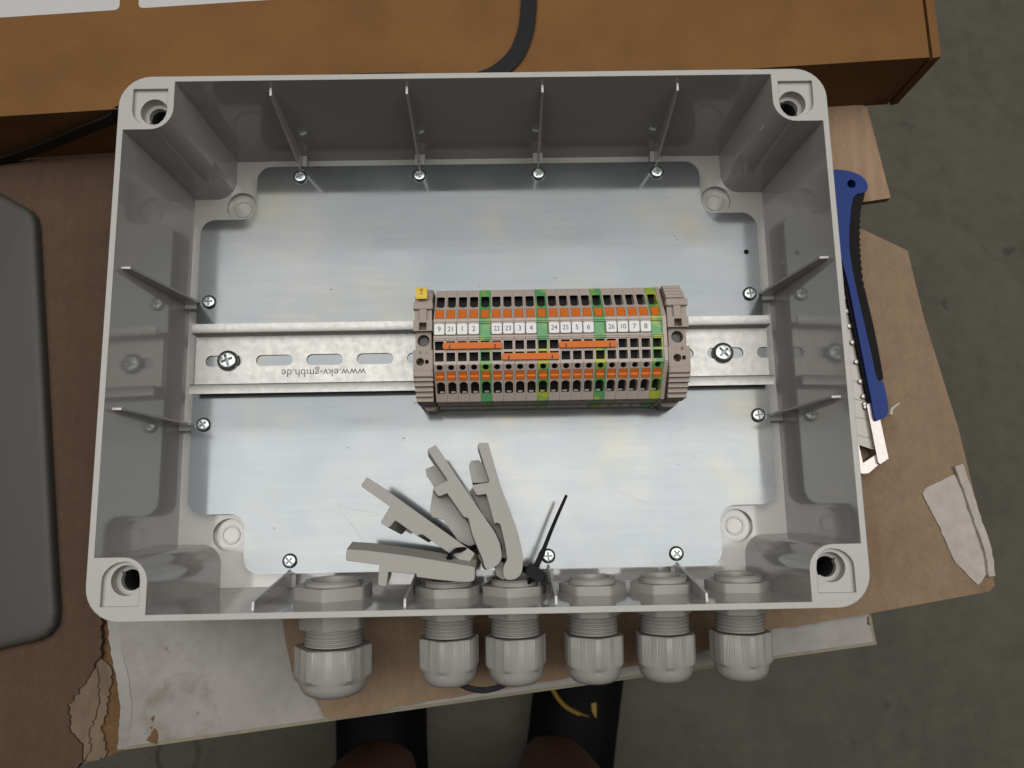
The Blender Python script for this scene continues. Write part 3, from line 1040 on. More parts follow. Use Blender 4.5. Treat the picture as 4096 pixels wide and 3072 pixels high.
def terminal_body(w):
    bb = MB()
    # side faces
    for x, N in ((0, (-1, 0, 0)), (w, (1, 0, 0))):
        bb.fill([[(x, y, z) for y, z in PROF]], N)
    # far vertical end
    bb.poly([(w, 26.5, 1.6), (0, 26.5, 1.6), (0, 26.5, 30), (w, 26.5, 30)])
    # near vertical end with stepped grooves
    ys = [(-26.5, 30), (-26.5, 23.2), (-25.9, 22.9), (-25.9, 22.4), (-26.5, 22.1), (-26.5, 15.6), (-25.2, 15.2), (-25.2, 9.5), (-26.5, 9.1), (-26.5, 1.6)]
    for (y0, z0), (y1, z1) in zip(ys, ys[1:]):
        bb.poly([(0, y1, z1), (w, y1, z1), (w, y0, z0), (0, y0, z0)])
    # upper slope: wire entry and button well
    V1 = Vector((0, 17.5, -14)).normalized()
    L1 = math.hypot(17.5, 14)
    wire = [(0.62, 16.6), (0.62, 10.0)] + [(2.55 + 1.93 * math.cos(R(a)), 10.0 - 1.5 * math.sin(R(a))) for a in (160, 135, 110, 90, 70, 45, 20)] + [(4.48, 10.0), (4.48, 16.6), (4.0, 17.1), (1.1, 17.1)]
    wire = wire[::-1]
    ccw = lambda p: p if sum(a[0] * c[1] - c[0] * a[1] for a, c in zip(p, p[1:] + p[:1])) > 0 else p[::-1]
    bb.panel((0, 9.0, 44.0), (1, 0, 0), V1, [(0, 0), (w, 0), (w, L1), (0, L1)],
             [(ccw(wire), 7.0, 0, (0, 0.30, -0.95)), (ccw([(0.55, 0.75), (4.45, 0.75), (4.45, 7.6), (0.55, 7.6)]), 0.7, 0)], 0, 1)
    # plateau: two rows of bridge sockets
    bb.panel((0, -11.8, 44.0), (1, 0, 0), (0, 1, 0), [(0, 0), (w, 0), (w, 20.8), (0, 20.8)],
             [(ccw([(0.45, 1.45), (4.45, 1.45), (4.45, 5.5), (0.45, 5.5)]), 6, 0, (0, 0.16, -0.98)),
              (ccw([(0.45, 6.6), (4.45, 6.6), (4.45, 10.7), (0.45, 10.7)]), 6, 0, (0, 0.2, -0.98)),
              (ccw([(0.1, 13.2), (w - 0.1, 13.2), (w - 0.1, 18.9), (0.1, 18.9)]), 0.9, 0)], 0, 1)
    # ridges next to the marker seat
    bb.box(0, w, -0.55, -0.15, 44.0, 44.7)
    bb.box(0, w, 0.35, 0.75, 44.0, 44.5)
    bb.box(0, w, 7.75, 8.2, 44.0, 44.55)
    # lower slope
    V2 = Vector((0, -14.7, -14)).normalized()
    L2 = math.hypot(14.7, 14)
    wl = [(0.62, 15.3), (0.62, 11.0)] + [(2.55 + 1.93 * math.cos(R(a)), 11.0 - 1.7 * math.sin(R(a))) for a in (160, 135, 110, 90, 70, 45, 20)] + [(4.48, 11.0), (4.48, 15.3), (4.0, 15.8), (1.1, 15.8)]
    fl = lambda p: [(w - u, v) for u, v in p]
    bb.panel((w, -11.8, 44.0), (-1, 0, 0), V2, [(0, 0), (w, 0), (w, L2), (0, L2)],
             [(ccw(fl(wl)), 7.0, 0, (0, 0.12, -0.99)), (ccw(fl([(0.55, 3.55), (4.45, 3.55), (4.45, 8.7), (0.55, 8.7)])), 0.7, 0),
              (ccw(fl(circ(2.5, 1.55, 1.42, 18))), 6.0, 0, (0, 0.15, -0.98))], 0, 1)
    # contact metal glimpsed in the wire entries
    return bb


def button(bb, O, Vd, N, s0, s1, flip):
    """stepped push lever in its well"""
    prof = [(s0, -0.75), (s0, 0.15), ((s0 + s1) / 2 - 0.5, 0.25), ((s0 + s1) / 2, -0.35), (s1 - 0.2, -0.1), (s1, -0.75)]
    if flip:
        prof = [(s0 + s1 - u, v) for u, v in prof]
    bb.extr(prof, O, Vd, N, (3.5, 0, 0))


def make_terminal(label, kind):
    t = thing('terminal_block', label, 'terminal', (0, 0, 0), None)
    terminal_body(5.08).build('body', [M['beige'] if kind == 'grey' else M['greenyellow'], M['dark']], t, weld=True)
    V1 = Vector((0, 17.5, -14)).normalized(); N1 = Vector((1, 0, 0)).cross(V1)
    V2 = Vector((0, -14.7, -14)).normalized(); N2 = Vector((-1, 0, 0)).cross(V2)
    bb = MB(); button(bb, Vector((0.75, 9, 44)), V1, N1, 0.95, 7.4, False)
    bb.build('release_lever', M['orange'], t)
    bb = MB(); button(bb, Vector((0.75, -11.8, 44)), V2, N2, 3.75, 8.5, True)
    bb.build('release_lever', M['orange'], t)
    # spring contact seen in the near wire entry
    bb = MB()
    p2 = Vector((1.6, -11.8, 44)) + V2 * 14.6 + Vector((0, 0.12, -0.99)) * 5.6
    bb.box(1.6, 3.6, p2.y - 0.4, p2.y + 0.4, p2.z - 1.6, p2.z)
    bb.build('spring_contact', M['contact'], t)
    if kind == 'grey':
        bb = MB()
        bb.prism(rrect(0.28, 4.92, 1.75, 6.75, 0.7, 4), 43.1, 45.0)
        bb.build('marker_tag', M['white_tag'], t)
    return t


NUM = ['9', '21', '1', '2', None, '22', '23', '3', '4', None, '24', '25', '5', '6', None, '26', '10', '7', '8', None]
GG, PG_ = 'beige terminal blocks on the rail', 'green and yellow terminal blocks on the rail'
pro = {}
for i, n in enumerate(NUM):
    if n:
        kind, lab, grp = 'grey', 'beige spring terminal carrying the white marker tag %s' % n, GG
    else:
        kind, grp = 'green', PG_
        lab = {4: 'mostly green earth terminal between the white markers 2 and 22', 9: 'green earth terminal between the white markers 4 and 24',
               14: 'green and yellow earth terminal between the white markers 6 and 26',
               19: 'green and yellow earth terminal at the right end, after marker 8'}[i]
    if kind not in pro:
        o = make_terminal(lab, kind); pro[kind] = o
    else:
        o = copy_tree(pro[kind])
    o['label'] = lab; o['group'] = grp
    o.location = ((XT0 + PITCH * i) * .001, YR * .001 * 0, 0)
    if n:
        tagm = [c for c in o.children if c.name.startswith('marker_tag')][0]
        WL[tagm] = Vector((0, 0, 0))
# numbers printed on the marker tags (after the copies so that each has its own)
for o in [o for o in COL.objects if o.get('group') == GG]:
    n = o['label'].split()[-1]
    tagm = [c for c in o.children if c.name.startswith('marker_tag')][0]
    text_mesh('number', n, 3.3 if len(n) == 1 else 3.1, M['ink'], tagm, (2.6, 4.2, 45.02), 0.0, 0.02, 'CENTER', 0.95, 0.98)

# end plate
b = MB()
x0 = XT0 + PITCH * 20 + 0.02
b.extr([(y * 1.01, z) for y, z in PROF], (x0, 0, 0), (0, 1, 0), (0, 0, 1), (1.8, 0, 0))
b.box(x0 + 0.1, x0 + 1.7, -11.5, -6.3, 44, 44.5)
b.box(x0 + 0.1, x0 + 1.7, -5.0, 1.0, 44, 44.6)
tag(b.build('end_plate', M['beige']), 'thin smooth beige end plate closing the right end of the terminal row', 'plate')

# bridges
BG = 'orange plug-in bridges across the terminals'
for (xa, xb, yc, lab) in ((-15.9, 10.5, -3.6, 'orange bridge bar in the far socket row under markers 21 to 22'),
                          (10.4, 35.9, -8.9, 'orange bridge bar in the near socket row, set lower than the other two'),
                          (36.1, 61.9, -3.8, 'orange bridge bar in the far socket row under markers 25 to 26')):
    t = thing('bridge_bar', lab, 'bridge', ((xa + xb) / 2, yc, 44), BG)
    b = MB()
    b.prism(rrect(xa, xb, yc - 1.45, yc + 1.45, (0.3, 0.3, 0.9, 0.9), 4), 43.6, 46.0)
    k = 0
    x = xa + 2.6
    while x < xb:
        b.box(x - 1.2, x + 1.2, yc - 0.9, yc + 0.9, 38.0, 43.6)
        x += PITCH
    b.build('bar', M['orange'], t)
    for xx in (xa + 3.1, xb - 3.0):
        b = MB()
        b.prism([(xx - 0.45, yc - 1.3), (xx + 0.35, yc - 1.3), (xx + 0.25, yc + 0.5), (xx - 0.3, yc + 0.4)], 45.9, 46.05)
        b.build('ink_mark', M['ink'], t)


# end stops
def end_stop(t, x0, x1, mirror):
    w = x1 - x0
    bb = MB()
    # main body, stepped along y
    bb.extr([(-26.0, 2), (-26.0, 33.0), (-24.6, 33.0), (-24.6, 35.0), (-22.6, 35.0), (-22.6, 37.0), (-20.6, 37.0), (-20.6, 39.0), (-18.6, 39.0),
             (-18.6, 40.5), (-16.6, 40.5), (-16.6, 42.5), (-13.9, 42.5), (-13.9, 34.0), (4.9, 34.0), (4.9, 37.0), (9.0, 37.0),
             (9.0, 41.4), (14.2, 41.4), (14.2, 43.0), (17.5, 43.0), (17.5, 41.0), (19.0, 41.0), (19.0, 39.0), (21.0, 39.0), (21.0, 37.0), (23.0, 37.0), (23.0, 34.5), (26.6, 31.5), (26.6, 2)],
            (x0 + 0.5, 0, 0), (0, 1, 0), (0, 0, 1), (w - 1.0, 0, 0))
    # wider ridges
    for y0, y1, z0, z1 in ((-16.8, -14.05, 30, 41.9), (14.4, 17.3, 30, 43.2)):
        bb.box(x0, x1, y0, y1, z0, z1)
    for k in range(5):
        y = -17.6 - k * 2.05
        bb.box(x0 + 0.15 * k, x1 - 0.15 * k, y - 0.95, y + 0.25, 22, 41.3 - k * 1.9)
    if mirror:
        for k in range(4):
            y = 18.6 + k * 2.0
            bb.box(x0 + 0.1, x1 - 1.6, y - 0.5, y + 0.9, 22, 42.2 - k * 1.9)
    # T-shaped stem in the notch
    xc = (x0 + x1) / 2
    bb.box(xc - 1.6, xc + 1.6, 8.0, 14.4, 38, 42.9)
    # flat seat with the large round hole, latch block with a round and a square hole
    xm = (x0 + x1) / 2
    bb.prism([(x0 + 0.8, -6.0), (x1 - 0.8, -6.0), (x1 - 0.8, 4.95), (x0 + 0.8, 4.95)], 33.9, 40.2, holes=[circ(xm, 0.2, 2.75, 28)[::-1]])
    cx = xm - 1.3 if not mirror else xm - 0.9
    bb.prism([(x0, -13.95), (x1, -13.95), (x1, -4.6), (xm + 1.9, -4.6), (xm + 1.9, -6.4), (xm - 1.5, -6.4), (xm - 1.5, -4.6), (x0, -4.6)], 33.9, 42.5,
             holes=[circ(cx, -10.0, 1.8, 22)[::-1], [(cx + 2.2, -10.9), (cx + 2.2, -9.1), (cx + 3.8, -9.1), (cx + 3.8, -10.9)]])
    # hook window
    bb.prism([(x0 + 0.1, 4.0), (x1 - 0.1, 4.0), (x1 - 0.1, 8.95), (x0 + 0.1, 8.95)], 36.9, 43.6, holes=[[(xm - 1.7, 4.4), (xm - 1.7, 7.9), (xm + 1.7, 7.9), (xm + 1.7, 4.4)]])
    bb.build('body', M['beige_dark'], t)
    # clamping screw down in the round hole
    bs = MB()
    bs.lathe([(2.6, 34.05), (2.6, 36.6), (2.2, 37.0), (0.01, 37.0)], (xm, 0.2, 0), 'Z', 24)
    bs.build('clamp_screw', M['screw_dark'], t)
    # foot clipped under the rail
    bb = MB()
    f0, f1 = (x0 + 0.8, x1 + 0.6) if not mirror else (x0 - 0.4, x1 + 0.6)
    bb.prism([(f0, -22), (f0 + 0.6, -25.5), (f0 + 2.6, -27.9), (f1 - 2.6, -27.9), (f1 - 0.4, -25.8), (f1, -22)] if True else [], 1.6, 12)
    bb.build('foot', M['beige_dark'], t)


SG = 'end stops clamping the terminal row'
e1 = thing('end_stop', 'brown ribbed end stop at the left end of the terminals, under a yellow tag', 'end stop', (-25, 0, 1.6), SG)
end_stop(e1, -29.4, -20.6, False)
e2 = thing('end_stop', 'brown ribbed end stop at the right end of the terminals, without a tag', 'end stop', (90, 0, 1.6), SG)
end_stop(e2, 85.4, 95.2, True)
yt = thing('marker_tag', 'small yellow tag with dark print clipped on the left end stop', 'tag', (-25.6, 21.5, 43), None)
b = MB()
b.extr([(18.7, 43.1), (18.7, 44.2), (20.3, 44.7), (24.0, 44.0), (24.0, 42.9), (20.3, 43.5)], (-28.0, 0, 0), (0, 1, 0), (0, 0, 1), (5.0, 0, 0))
b.box(-27.4, -23.4, 19.2, 23.4, 40.0, 43.3)
b.build('tag', M['yellow_tag'], yt)
text_mesh('print', 'X1A', 2.0, M['tagink'], yt, (-25.5, 21.9, 44.62), R(90), 0.03, 'CENTER', 1.0, 0.85)


# ---------------------------------------------------------------- cable glands
def make_gland(label, P, rot, loc):
    """axis along y, local origin on the axis at the outer wall (y = 0 there), outside is -y"""
    t = thing('cable_gland', label, 'cable gland', loc, 'grey cable glands in the near wall')
    x, y, z = loc
    rt, rb, F, cap0, capf, tip, fl = P['thread'], P['bore'], P['nut'], P['cap0'], P['capf'], P['tip'], P['flange']
    hx = lambda f, a0=0: [(f / 2 / math.cos(R(30)) * math.cos(R(60 * k + a0)), f / 2 / math.cos(R(30)) * math.sin(R(60 * k + a0))) for k in range(6)]

    def hexprism(bb, f, y0, y1, bore, m=0):
        pts = hx(f, 30 + rot)
        out = []
        for k in range(6):           # slightly rounded corners with a fine rib
            a, c, d = Vector(pts[k - 1]), Vector(pts[k]), Vector(pts[(k + 1) % 6])
            e = 1.1
            u, w = (a - c).normalized(), (d - c).normalized()
            out += [c + u * e, c + u * e * 0.35 + w * e * 0.35, c + w * e]
        A = [(x + p.x, y + y0, z + p.y) for p in out]
        B = [(x + p.x, y + y1, z + p.y) for p in out]
        h = circ(0, 0, bore, 36)
        HA = [(x + p, y + y0, z + q) for p, q in h]
        HB = [(x + p, y + y1, z + q) for p, q in h]
        s = 1 if y1 > y0 else -1
        bb.fill([A, HA], (0, -s, 0), m); bb.fill([B, HB], (0, s, 0), m)
        bb.wall(A, B, m, flip=s > 0)
        bb.wall(HA, HB, m, flip=s < 0)
    # lock nut on the inside
    bb = MB(); hexprism(bb, F, 0.6, 0.6 + P['nutt'], rb + 1.2)
    bb.build('lock_nut', M['gland'], t, smooth=25)
    # threaded sleeve through the wall, hollow
    bb = MB()
    ye = 0.6 + P['nutt'] + P['lip']
    prof = [(rt, cap0 + 0.6)]
    yy = cap0 + 0.6
    while yy < fl - 0.8:
        prof += [(rt, yy), (rt, yy + 0.55), (rt - 0.75, yy + 0.95), (rt - 0.75, yy + 1.2)]
        yy += 1.6
    prof += [(rt - 0.4, fl), (rb + 1.2, fl), (rb + 1.2, ye - 0.9), (rb + 0.6, ye - 0.6), (rb + 1.0, ye), (rb - 1.3, ye), (rb - 1.6, ye - 0.6), (rb - 1.6, -8), (0.01, -8)]
    bb.lathe(prof, (x, y, z), 'Y', 48)
    bb.build('threaded_sleeve', M['gland'], t, smooth=35)
    # outer flange
    bb = MB(); hexprism(bb, F - 4.2, fl, -0.1, rb)
    bb.build('flange', M['gland'], t, smooth=25)
    # dome cap with ribbed flats
    bb = MB()
    L_ = tip - cap0
    rm = capf / 2
    yflat = cap0 + L_ * 0.65
    rows = [(rm * 0.80, cap0 - 0.0, 0), (rm - 0.3, cap0, 1), (rm, cap0 - 0.5, 1), (rm, yflat + 1.2, 1)]
    rows += [(rm * 0.99, yflat, .55), (rm * 0.97, yflat - 1.0, 0.0)]
    for a in (15, 32, 48, 62, 75, 85):
        rows.append((rm * (0.97 - 0.37 * (1 - math.cos(R(a)))), yflat - 1.0 + (tip - yflat + 1.0) * math.sin(R(a)), 0))
    rows += [(rm * 0.5, tip, 0), (rm * 0.46, tip + 2.0, 0), (0.01, tip + 2.0, 0)]

    def rf(th, i):
        k = rows[i][2]
        if not k: return 1.0
        a = (math.degrees(th) + rot) % 60 - 30
        hexr = 1 / math.cos(R(a))
        rib = 0.017 * abs(math.sin(R(a * 60))) if 5 < abs(a) < 25 else 0
        return 1 + k * (min(hexr, 1.10) - 1 - rib)
    bb.lathe([(r, yv) for r, yv, _ in rows], (x, y, z), 'Y', 360, rf=rf)
    bb.build('dome_cap', M['gland'], t, smooth=35)
    t.rotation_euler = (R(4.4), 0, 0)
    return t


PM20 = dict(thread=10.9, bore=9.4, nut=26.6, cap0=-15.6, capf=24.8, tip=-36.2, flange=-7.2, nutt=6.2, lip=2.6)
PM25 = dict(thread=12.9, bore=11.6, nut=31.5, cap0=-18.2, capf=31.0, tip=-39.4, flange=-10.2, nutt=7.6, lip=2.2)
YG, ZG = -115.6, 24.0
make_gland('largest cable gland, alone at the left of the row in the near wall', PM25, 4, (-66.8, YG, ZG))
g0 = make_gland('cable gland second from left, under the end of the lowest bracket', PM20, 20, (-15.4, YG, ZG))
gl = ['cable gland third from left, its mouth under the steepest bracket', 'cable gland fourth from left, open mouth right of the cable tie',
      'cable gland fifth from left, between two open-mouthed glands', 'rightmost cable gland, nearest the right corner of the near wall']
for k, (gx, lab) in enumerate(zip((14.4, 49.3, 81.4, 115.2), gl)):
    c = make_gland(lab, PM20, (12, 33, 27, 38)[k], (gx, YG, ZG))


# ---------------------------------------------------------------- grey wall brackets tied together
def bracket(name, label, poly, z0, z1, off, extra=()):
    t = thing(name, label, 'bracket', (poly[0][0], poly[0][1], z0), 'loose grey mounting brackets tied in a fan')
    bb = MB()
    bb.prism(poly, z0, z1, off=off)
    bb.build('body', M['bracket'], t, smooth=35)
    for i, (p, a0, a1, o) in enumerate(extra):
        bb = MB()
        bb.prism(p, a0, a1, off=o)
        bb.build('side_arm', M['bracket'], t, smooth=35)
    return t


def curve2(pts, n=4):
    return [(p.x, p.y) for p in spline([(x, y, 0) for x, y in pts], n)]


# lowest, nearly along the wall
p1 = [(-57.2, -91.8), (-48.4, -92.5), (-30, -95.2)] + curve2([(-20, -97.0), (-9.8, -98.9), (-4.5, -99.9), (-2.6, -100.6)]) + \
     curve2([(-2.7, -103.5), (-3.2, -105.8), (-7.3, -106.4), (-17, -105.4), (-27.3, -103.9)]) + [(-27.5, -102.6), (-39.4, -101.6), (-40.1, -107.0), (-40.8, -107.5), (-43.2, -107.2), (-43.8, -106.6), (-43.2, -98.6), (-57.0, -96.6), (-57.5, -95.8)]
bracket('wall_bracket', 'lowest grey bracket of the fan, lying along the near wall', p1, 36.0, 46.0, (0.6, 3.0))
p2 = [(-50.0, -60.9), (-44.8, -64.2), (-25, -78.6), (-9.5, -89.8), (-3.2, -94.3), (-3.0, -95.2), (-5.6, -99.0), (-6.4, -99.3), (-10.1, -96.9), (-18.5, -91.2), (-25.4, -86.2),
      (-27.0, -86.2), (-27.6, -86.9), (-36.6, -80.4), (-37.5, -80.0), (-39.6, -82.6), (-40.6, -82.9), (-43.4, -81.2), (-43.5, -80.2), (-39.7, -73.9), (-52.0, -65.2), (-52.3, -64.2)]
bracket('wall_bracket', 'second lowest grey bracket of the fan, pointing to the upper left', p2, 20.0, 40.0, (3.2, -3.2))
p3 = [(-19.6, -47.5), (-19.0, -48.0), (-6.7, -66.8)] + curve2([(0.0, -76.8), (5.8, -85.6), (8.2, -91.2), (8.9, -96.3), (7.0, -99.8), (2.9, -101.6), (1.4, -100.2)]) + \
     curve2([(0.6, -97.0), (-2.0, -90.9), (-3.8, -86.0), (-5.3, -79.6)]) + [(-7.4, -78.9), (-14.5, -68.6), (-17.4, -69.8), (-18.6, -69.6), (-20.6, -67.0), (-20.5, -66.2), (-19.2, -65.2), (-14.5, -63.3), (-14.6, -62.5), (-23.0, -49.8), (-22.6, -49.0)]
e3 = [(-21.6, -66.1), (-23.2, -76.3), (-22.1, -78.7), (-17.0, -79.9), (-14.0, -84.5), (-10.6, -89.3), (-5.7, -91.8), (-1.4, -91.7), (-1.6, -96.3), (0.1, -100.0), (2.5, -102.2), (4.9, -100.1), (0.2, -91.6), (-7.8, -78.7), (-15.9, -68.1)]
e3t = [(-25.1, -57.1), (-24.6, -60.1), (-21.3, -65.1), (-15.0, -63.0), (-16.5, -58.0), (-20.2, -55.2), (-21.8, -55.8)]
bracket('wall_bracket', 'grey bracket third in the fan, hiding a bent hooked inner arm', p3, 22.0, 42.0, (-1.5, -1.0), [(e3, 6.0, 30.0, (-0.8, 0)), (e3t, 12.0, 30.0, (-0.8, 0))])
p4 = [(-0.3, -47.0), (3.7, -47.0), (8.5, -65.0), (15.0, -83.0)] + curve2([(16.5, -88.5), (17.9, -95.5), (17.8, -101), (16.6, -104.2), (13.5, -106.0), (10.4, -105.6), (9.4, -103.2), (9.6, -100.6), (11.2, -97.4)]) + \
     [(10.6, -92.0), (8.6, -82.8), (8.0, -82.1), (6.5, -81.8), (6.0, -82.4), (2.8, -70.0), (2.4, -69.3), (-1.0, -69.8), (-1.9, -69.3), (-3.4, -66.6), (-3.3, -65.6), (-2.8, -65.2), (3.6, -64.4), (4.0, -63.6), (-0.9, -48.0)]
e4 = [(-3.8, -66.0), (-5.2, -67.4), (-3.3, -70.3), (0.9, -78.4), (5.7, -84.3), (9.1, -91.7), (9.0, -98.0), (5.7, -101.6), (6.5, -104.8), (9.1, -106.5), (11.8, -105.9), (12.5, -97.0), (8.8, -83.8), (2.7, -70.4)]
e4t = [(-5.3, -55.7), (-3.8, -63.8), (0.6, -63.9), (4.4, -63.4), (1.5, -56.0), (-0.9, -53.6), (-4.2, -53.8)]
bracket('wall_bracket', 'rightmost and steepest grey bracket of the fan, beside the black cable tie', p4, 24.0, 43.0, (-0.6, -0.4), [(e4, 8.0, 32.0, (-0.6, 0)), (e4t, 14.0, 32.0, (-0.6, 0))])

# ---------------------------------------------------------------- black cable tie
tie = thing('cable_tie', 'black cable tie threaded through the brackets and two glands, tail pointing up right', 'cable tie', (22, -103, 33))
b = MB()
tail = spline([(23.5, -101.5, 37.5), (26.6, -95, 38.6), (31.5, -83.5, 41), (37.4, -70.6, 45)], 6)
b.ribbon([(p, (1, -0.45, 0.25)) for p in tail], lambda t: (2.5 if t < 0.38 else 1.75 - 0.9 * (t - 0.38)), 1.0)
b.build('tail', M['black'], tie)
b = MB()
hd = [(19.2, -102.2), (21.6, -99.4), (28.2, -103.6), (26.2, -107.2), (24.4, -107.4), (19.4, -104.6)]
b.prism(hd, 34.5, 40.5)
b.prism([(25.0, -103.8), (28.2, -104.0), (29.2, -108.6), (26.2, -109.2)], 30.5, 37.5)
b.build('head', M['black'], tie)
b = MB()
lp = spline([(24, -105, 36), (20.5, -107.5, 33), (17.0, -112, 27), (14.4, -120, 24), (14.2, -140, 24), (12.5, -148.5, 24), (8.0, -152.6, 24), (0.0, -154.4, 24),
             (-8.0, -152.8, 24), (-13.4, -148.5, 24), (-15.4, -140, 24), (-15.6, -120, 24), (-15.2, -107, 26), (-13.5, -101, 32),
             (-14.0, -97.5, 41), (-11.5, -93.5, 44.0), (-6, -93.0, 38), (-1, -92.0, 33), (6, -97, 31), (16, -101.0, 34), (21, -103, 37)], 5)
cen = Vector((-0.5, -125, 0))
pts = []
for p in lp:
    if p.y < -108:
        w = Vector((p.x * 0.9, (p.y + 132) * 0.6 if p.y < -132 else 0, 0.15))
        if w.length < 0.1: w = Vector((0, 1, 0))
    else:
        w = Vector((0.5, 0.6, 0.6))
    pts.append((p, w))
b.ribbon(pts, 2.5, 1.1)
b.build('loop', M['black'], tie, smooth=50)

# ---------------------------------------------------------------- utility knife
ZK = ZS
kn = thing('utility_knife', 'blue and black snap-off utility knife beside the right wall of the enclosure', 'knife', (195, 20, ZK))
blue = curve2([(187.3, 98.6), (192.8, 98.0), (197.8, 96.4), (201.4, 94.1), (203.6, 90.5), (203.3, 87.2), (201.6, 85.6), (196.6, 84.2), (194.6, 80.0), (193.4, 74.8), (191.4, 62), (191.1, 50), (192.9, 31.4),
               (197.0, 0.3), (198.9, -13.6), (201.6, -14.8), (203.0, -24), (203.1, -29), (201.8, -32.6), (198.6, -34.2), (196.0, -34.0), (194.9, -23.5), (191.5, 9.2), (188.9, 34.9), (186.0, 51.9), (184.4, 63.4), (182.5, 84.3), (183.5, 96)], 3)
b = MB()
b.prism(blue, ZK + 0.6, -1.2, holes=[circ(195.2, 90.4, 2.3, 22)[::-1]])
b.build('handle', M['blue'], kn, smooth=40)
# rubber grip with a toothed outer edge
outer = [(202.3, 85.6), (200.6, 80.0), (199.1, 74.8), (197.6, 62), (197.0, 50.0), (197.3, 34.7), (200.2, 12.4), (202.3, -10.7), (201.8, -14.3)]
inn = [(199.0, -13.3), (197.2, 0.3), (195.6, 8.0), (193.0, 31.4), (191.3, 50), (191.6, 62), (193.6, 74.8), (194.8, 80), (196.8, 84.2)]
tooth = []
oc = spline([(x, y, 0) for x, y in outer], 16)
for i, p in enumerate(oc):
    f = 0.55 if (i % 4) < 2 and 34 < p.y < 80 else 0.0
    tooth.append((p.x - f, p.y))
b = MB()
b.prism(tooth + inn, ZK + 0.3, -2.0)
b.build('grip', M['grip'], kn, smooth=40)
# blade in its sleeve
b = MB()
b.prism([(181.0, 60), (188.0, 50), (195.2, -23.5), (196.6, -49.2), (187.4, -45.9), (183.0, -40)], -6.2, -5.5)
b.build('blade', M['blade'], kn)
b = MB()
for k in range(8):
    y = 24 - k * 9.3
    xl = 184.4 + (24 - y) * 0.03
    b = MB()
    b.prism([(xl - 2, y + 0.9), (xl - 2, y + 0.7), (xl + 11.5 - max(0, y * 0.05), y - 3.0), (xl + 11.5 - max(0, y * 0.05), y - 2.8)], -5.6, -5.46)
    b.build('score_line', M['ink'], kn)
# ratchet rail with its teeth
b = MB()
rr = spline([(184.8, 56, 0), (187.4, 34.9, 0), (190.1, 9.2, 0), (193.4, -22, 0), (194.2, -29, 0)], 20)
for i in range(12):
    p = rr[6 + i * 6]
    b = MB()
    b.lathe([(1.35, -5.4), (1.35, -4.2), (0.01, -3.8)], (p.x - 0.5, p.y, 0), 'Z', 14)
    b.build('ratchet_tooth', M['sleeve'], kn)
b = MB()
dk = [(p.x, p.y) for p in rr]
b.prism([(x + 0.3, y) for x, y in dk] + [(x + 3.0, y) for x, y in dk[::-1]], ZK + 0.5, -3.2)
b.build('ratchet_rail', M['grip'], kn)
b = MB()
b.prism([(193.2, -26.2), (195.2, -25.6), (199.4, -34.0), (201.7, -53.6), (197.2, -56.4), (196.2, -55.4)], ZK + 0.4, -3.0)
b.prism([(186.9, -46.2), (188.2, -46.4), (189.4, -55.4), (196.4, -51.2), (198.2, -55.6), (191.8, -60.6), (188.6, -60.9), (186.6, -59.6), (184.5, -46)], ZK + 0.4, -4.6)
b.build('sleeve', M['sleeve'], kn, smooth=30)

# ---------------------------------------------------------------- person standing at the table
pe = tag(bpy.data.objects.new('person', None), 'person in black trainers and dark shorts standing at the near side of the table', 'person')
COL.objects.link(pe)
pe.location = (-0.03, -0.33, FZ * .001)
WL[pe] = Vector((-30, -330, FZ))


def skin_obj(name, verts, edges, material, root=0, sub=2):
    me = bpy.data.meshes.new(name)
    me.from_pydata([((Vector(p) - WL[pe]) * .001)[:] for p, r in verts], edges, [])
    o = bpy.data.objects.new(name, me)
    COL.objects.link(o)
    o.parent = pe
    WL[o] = WL[pe]
    sm = o.modifiers.new('skin', 'SKIN')
    sm.use_smooth_shade = True
    if not me.skin_vertices:
        bpy.context.view_layer.objects.active = o
        me.attributes  # layer is created with the modifier through the API below
    lay = me.skin_vertices[0].data if me.skin_vertices else None
    if lay is None:
        bm = bmesh.new(); bm.from_mesh(me)
        sl = bm.verts.layers.skin.verify()
        bm.verts.ensure_lookup_table()
        for i, (p, r) in enumerate(verts):
            bm.verts[i][sl].radius = (r[0] * .001, r[1] * .001) if isinstance(r, tuple) else (r * .001, r * .001)
            bm.verts[i][sl].use_root = (i == root)
        bm.to_mesh(me); bm.free()
    else:
        for i, (p, r) in enumerate(verts):
            lay[i].radius = (r[0] * .001, r[1] * .001) if isinstance(r, tuple) else (r * .001, r * .001)
            lay[i].use_root = (i == root)
    ss = o.modifiers.new('subdivision', 'SUBSURF'); ss.levels = sub; ss.render_levels = sub
    me.materials.append(material)
    return o


bodyv = [((-25, -450, 330), (150, 110)),       # 0 pelvis
         ((-110, -440, 280), 95), ((-142, -350, -70), 58), ((-140, -338, -200), 60), ((-124, -326, -400), 44), ((-118, -328, -500), 40), ((-120, -312, -545), 20),   # 1-6 left leg
         ((60, -440, 280), 95), ((88, -350, -70), 58), ((84, -338, -200), 60), ((60, -326, -400), 44), ((56, -328, -500), 40), ((60, -312, -545), 20),      # 7-12 right leg
         ((-25, -455, 480), (150, 105)), ((-25, -450, 640), (170, 115)), ((-25, -440, 800), (150, 95)), ((-22, -420, 880), 58), ((-18, -385, 960), 85), ((-15, -355, 1040), 78),   # 13-18 torso, neck, head
         ((-190, -440, 800), 62), ((-245, -415, 640), 50), ((-262, -370, 520), 44), ((-140, -250, 440), 36), ((-85, -200, 418), 28),    # 19-23 left arm
         ((140, -440, 800), 62), ((200, -415, 640), 50), ((225, -370, 520), 44), ((130, -250, 440), 36), ((95, -200, 418), 28)]         # 24-28 right arm
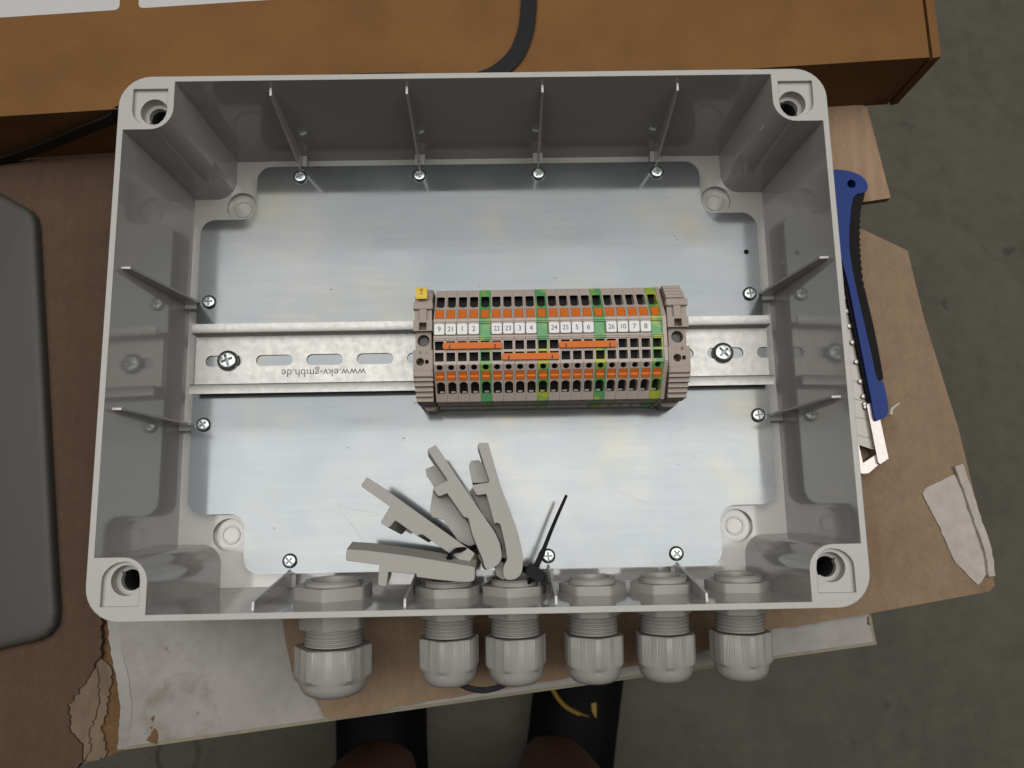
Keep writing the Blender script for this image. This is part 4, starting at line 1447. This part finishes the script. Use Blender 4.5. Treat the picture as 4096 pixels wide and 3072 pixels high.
bodye = [(0, 1), (1, 2), (2, 3), (3, 4), (4, 5), (5, 6), (0, 7), (7, 8), (8, 9), (9, 10), (10, 11), (11, 12), (0, 13), (13, 14), (14, 15), (15, 16), (16, 17), (17, 18),
         (15, 19), (19, 20), (20, 21), (21, 22), (22, 23), (15, 24), (24, 25), (25, 26), (26, 27), (27, 28)]
skin_obj('body', bodyv, bodye, M['skin'])
skin_obj('shorts', [((-25, -452, 330), (166, 126)), ((-112, -442, 270), 112), ((-132, -395, 60), 96), ((62, -442, 270), 112), ((82, -395, 60), 96), ((-25, -455, 420), (160, 118))],
         [(0, 1), (1, 2), (0, 3), (3, 4), (0, 5)], M['cloth'])
skin_obj('shirt', [((-25, -455, 400), (168, 122)), ((-25, -455, 560), (172, 122)), ((-25, -450, 680), (182, 126)), ((-25, -440, 800), (160, 106)), ((-190, -440, 800), 76), ((-238, -420, 680), 70),
                   ((140, -440, 800), 76), ((192, -420, 680), 70)], [(0, 1), (1, 2), (2, 3), (3, 4), (4, 5), (3, 6), (6, 7)], M['cloth'])
skin_obj('hair', [((-18, -405, 985), 84), ((-15, -385, 1055), 84)], [(0, 1)], M['hair'], 0, 2)


def shoe(cx, heel_y, toe_y, ang, side):
    """trainer lofted from cross sections along its length"""
    bb = MB()
    secs = [(0.0, 30, 66), (0.08, 42, 92), (0.25, 47, 96), (0.42, 47, 90), (0.58, 48, 80), (0.75, 50, 58), (0.88, 44, 40), (0.97, 24, 30), (1.0, 8, 22)]
    L_ = toe_y - heel_y
    rings = []
    ca_, sa_ = math.cos(ang), math.sin(ang)
    for t, w, h in secs:
        ring = []
        for a in range(0, 360, 15):
            c_, s_ = math.cos(R(a)), math.sin(R(a))
            px = w * (abs(c_) ** 0.7) * (1 if c_ >= 0 else -1)
            pz = (h * (abs(s_) ** 0.8)) if s_ > 0 else 0.0
            py = t * L_
            ring.append((cx + px * ca_ - py * sa_, heel_y + px * sa_ + py * ca_, FZ + 2 + pz))
        rings.append(ring)
    for A, B in zip(rings, rings[1:]):
        bb.wall(A, B, 0, flip=False)
    bb.fill([rings[0]], (0, -1, 0)); bb.fill([rings[-1]], (0, 1, 0))
    o = bb.build('shoe', M['shoe'], pe, smooth=60)
    return o, (lambda u, t, h: (cx + u * ca_ - t * L_ * sa_, heel_y + u * sa_ + t * L_ * ca_, FZ + h))


shoe(-122, -420, -130, R(2), -1)
so, F = shoe(62, -418, -128, R(-9), 1)
b = MB()
b.ribbon([(p, (0.5, 0.8, 0.3)) for p in spline([(56.0, -246.0, -477), (62.5, -256.0, -475.5), (70.0, -263.5, -474.5), (80.0, -269.0, -474.5), (92.0, -274.0, -476)], 6)], 3.4, 2.5)
b.build('shoe_trim', M['shoe_yellow'], pe)
b = MB()
b.ribbon([(p, (1, 0, 0.1)) for p in spline([(96.5, -261, -478.5), (97.0, -270, -477), (97.2, -280, -477), (95.5, -292, -479)], 5)], lambda t: 8.5 - 6.5 * t, 2.5)
ob = b.build('shoe_trim', M['shoe_yellow'], pe)
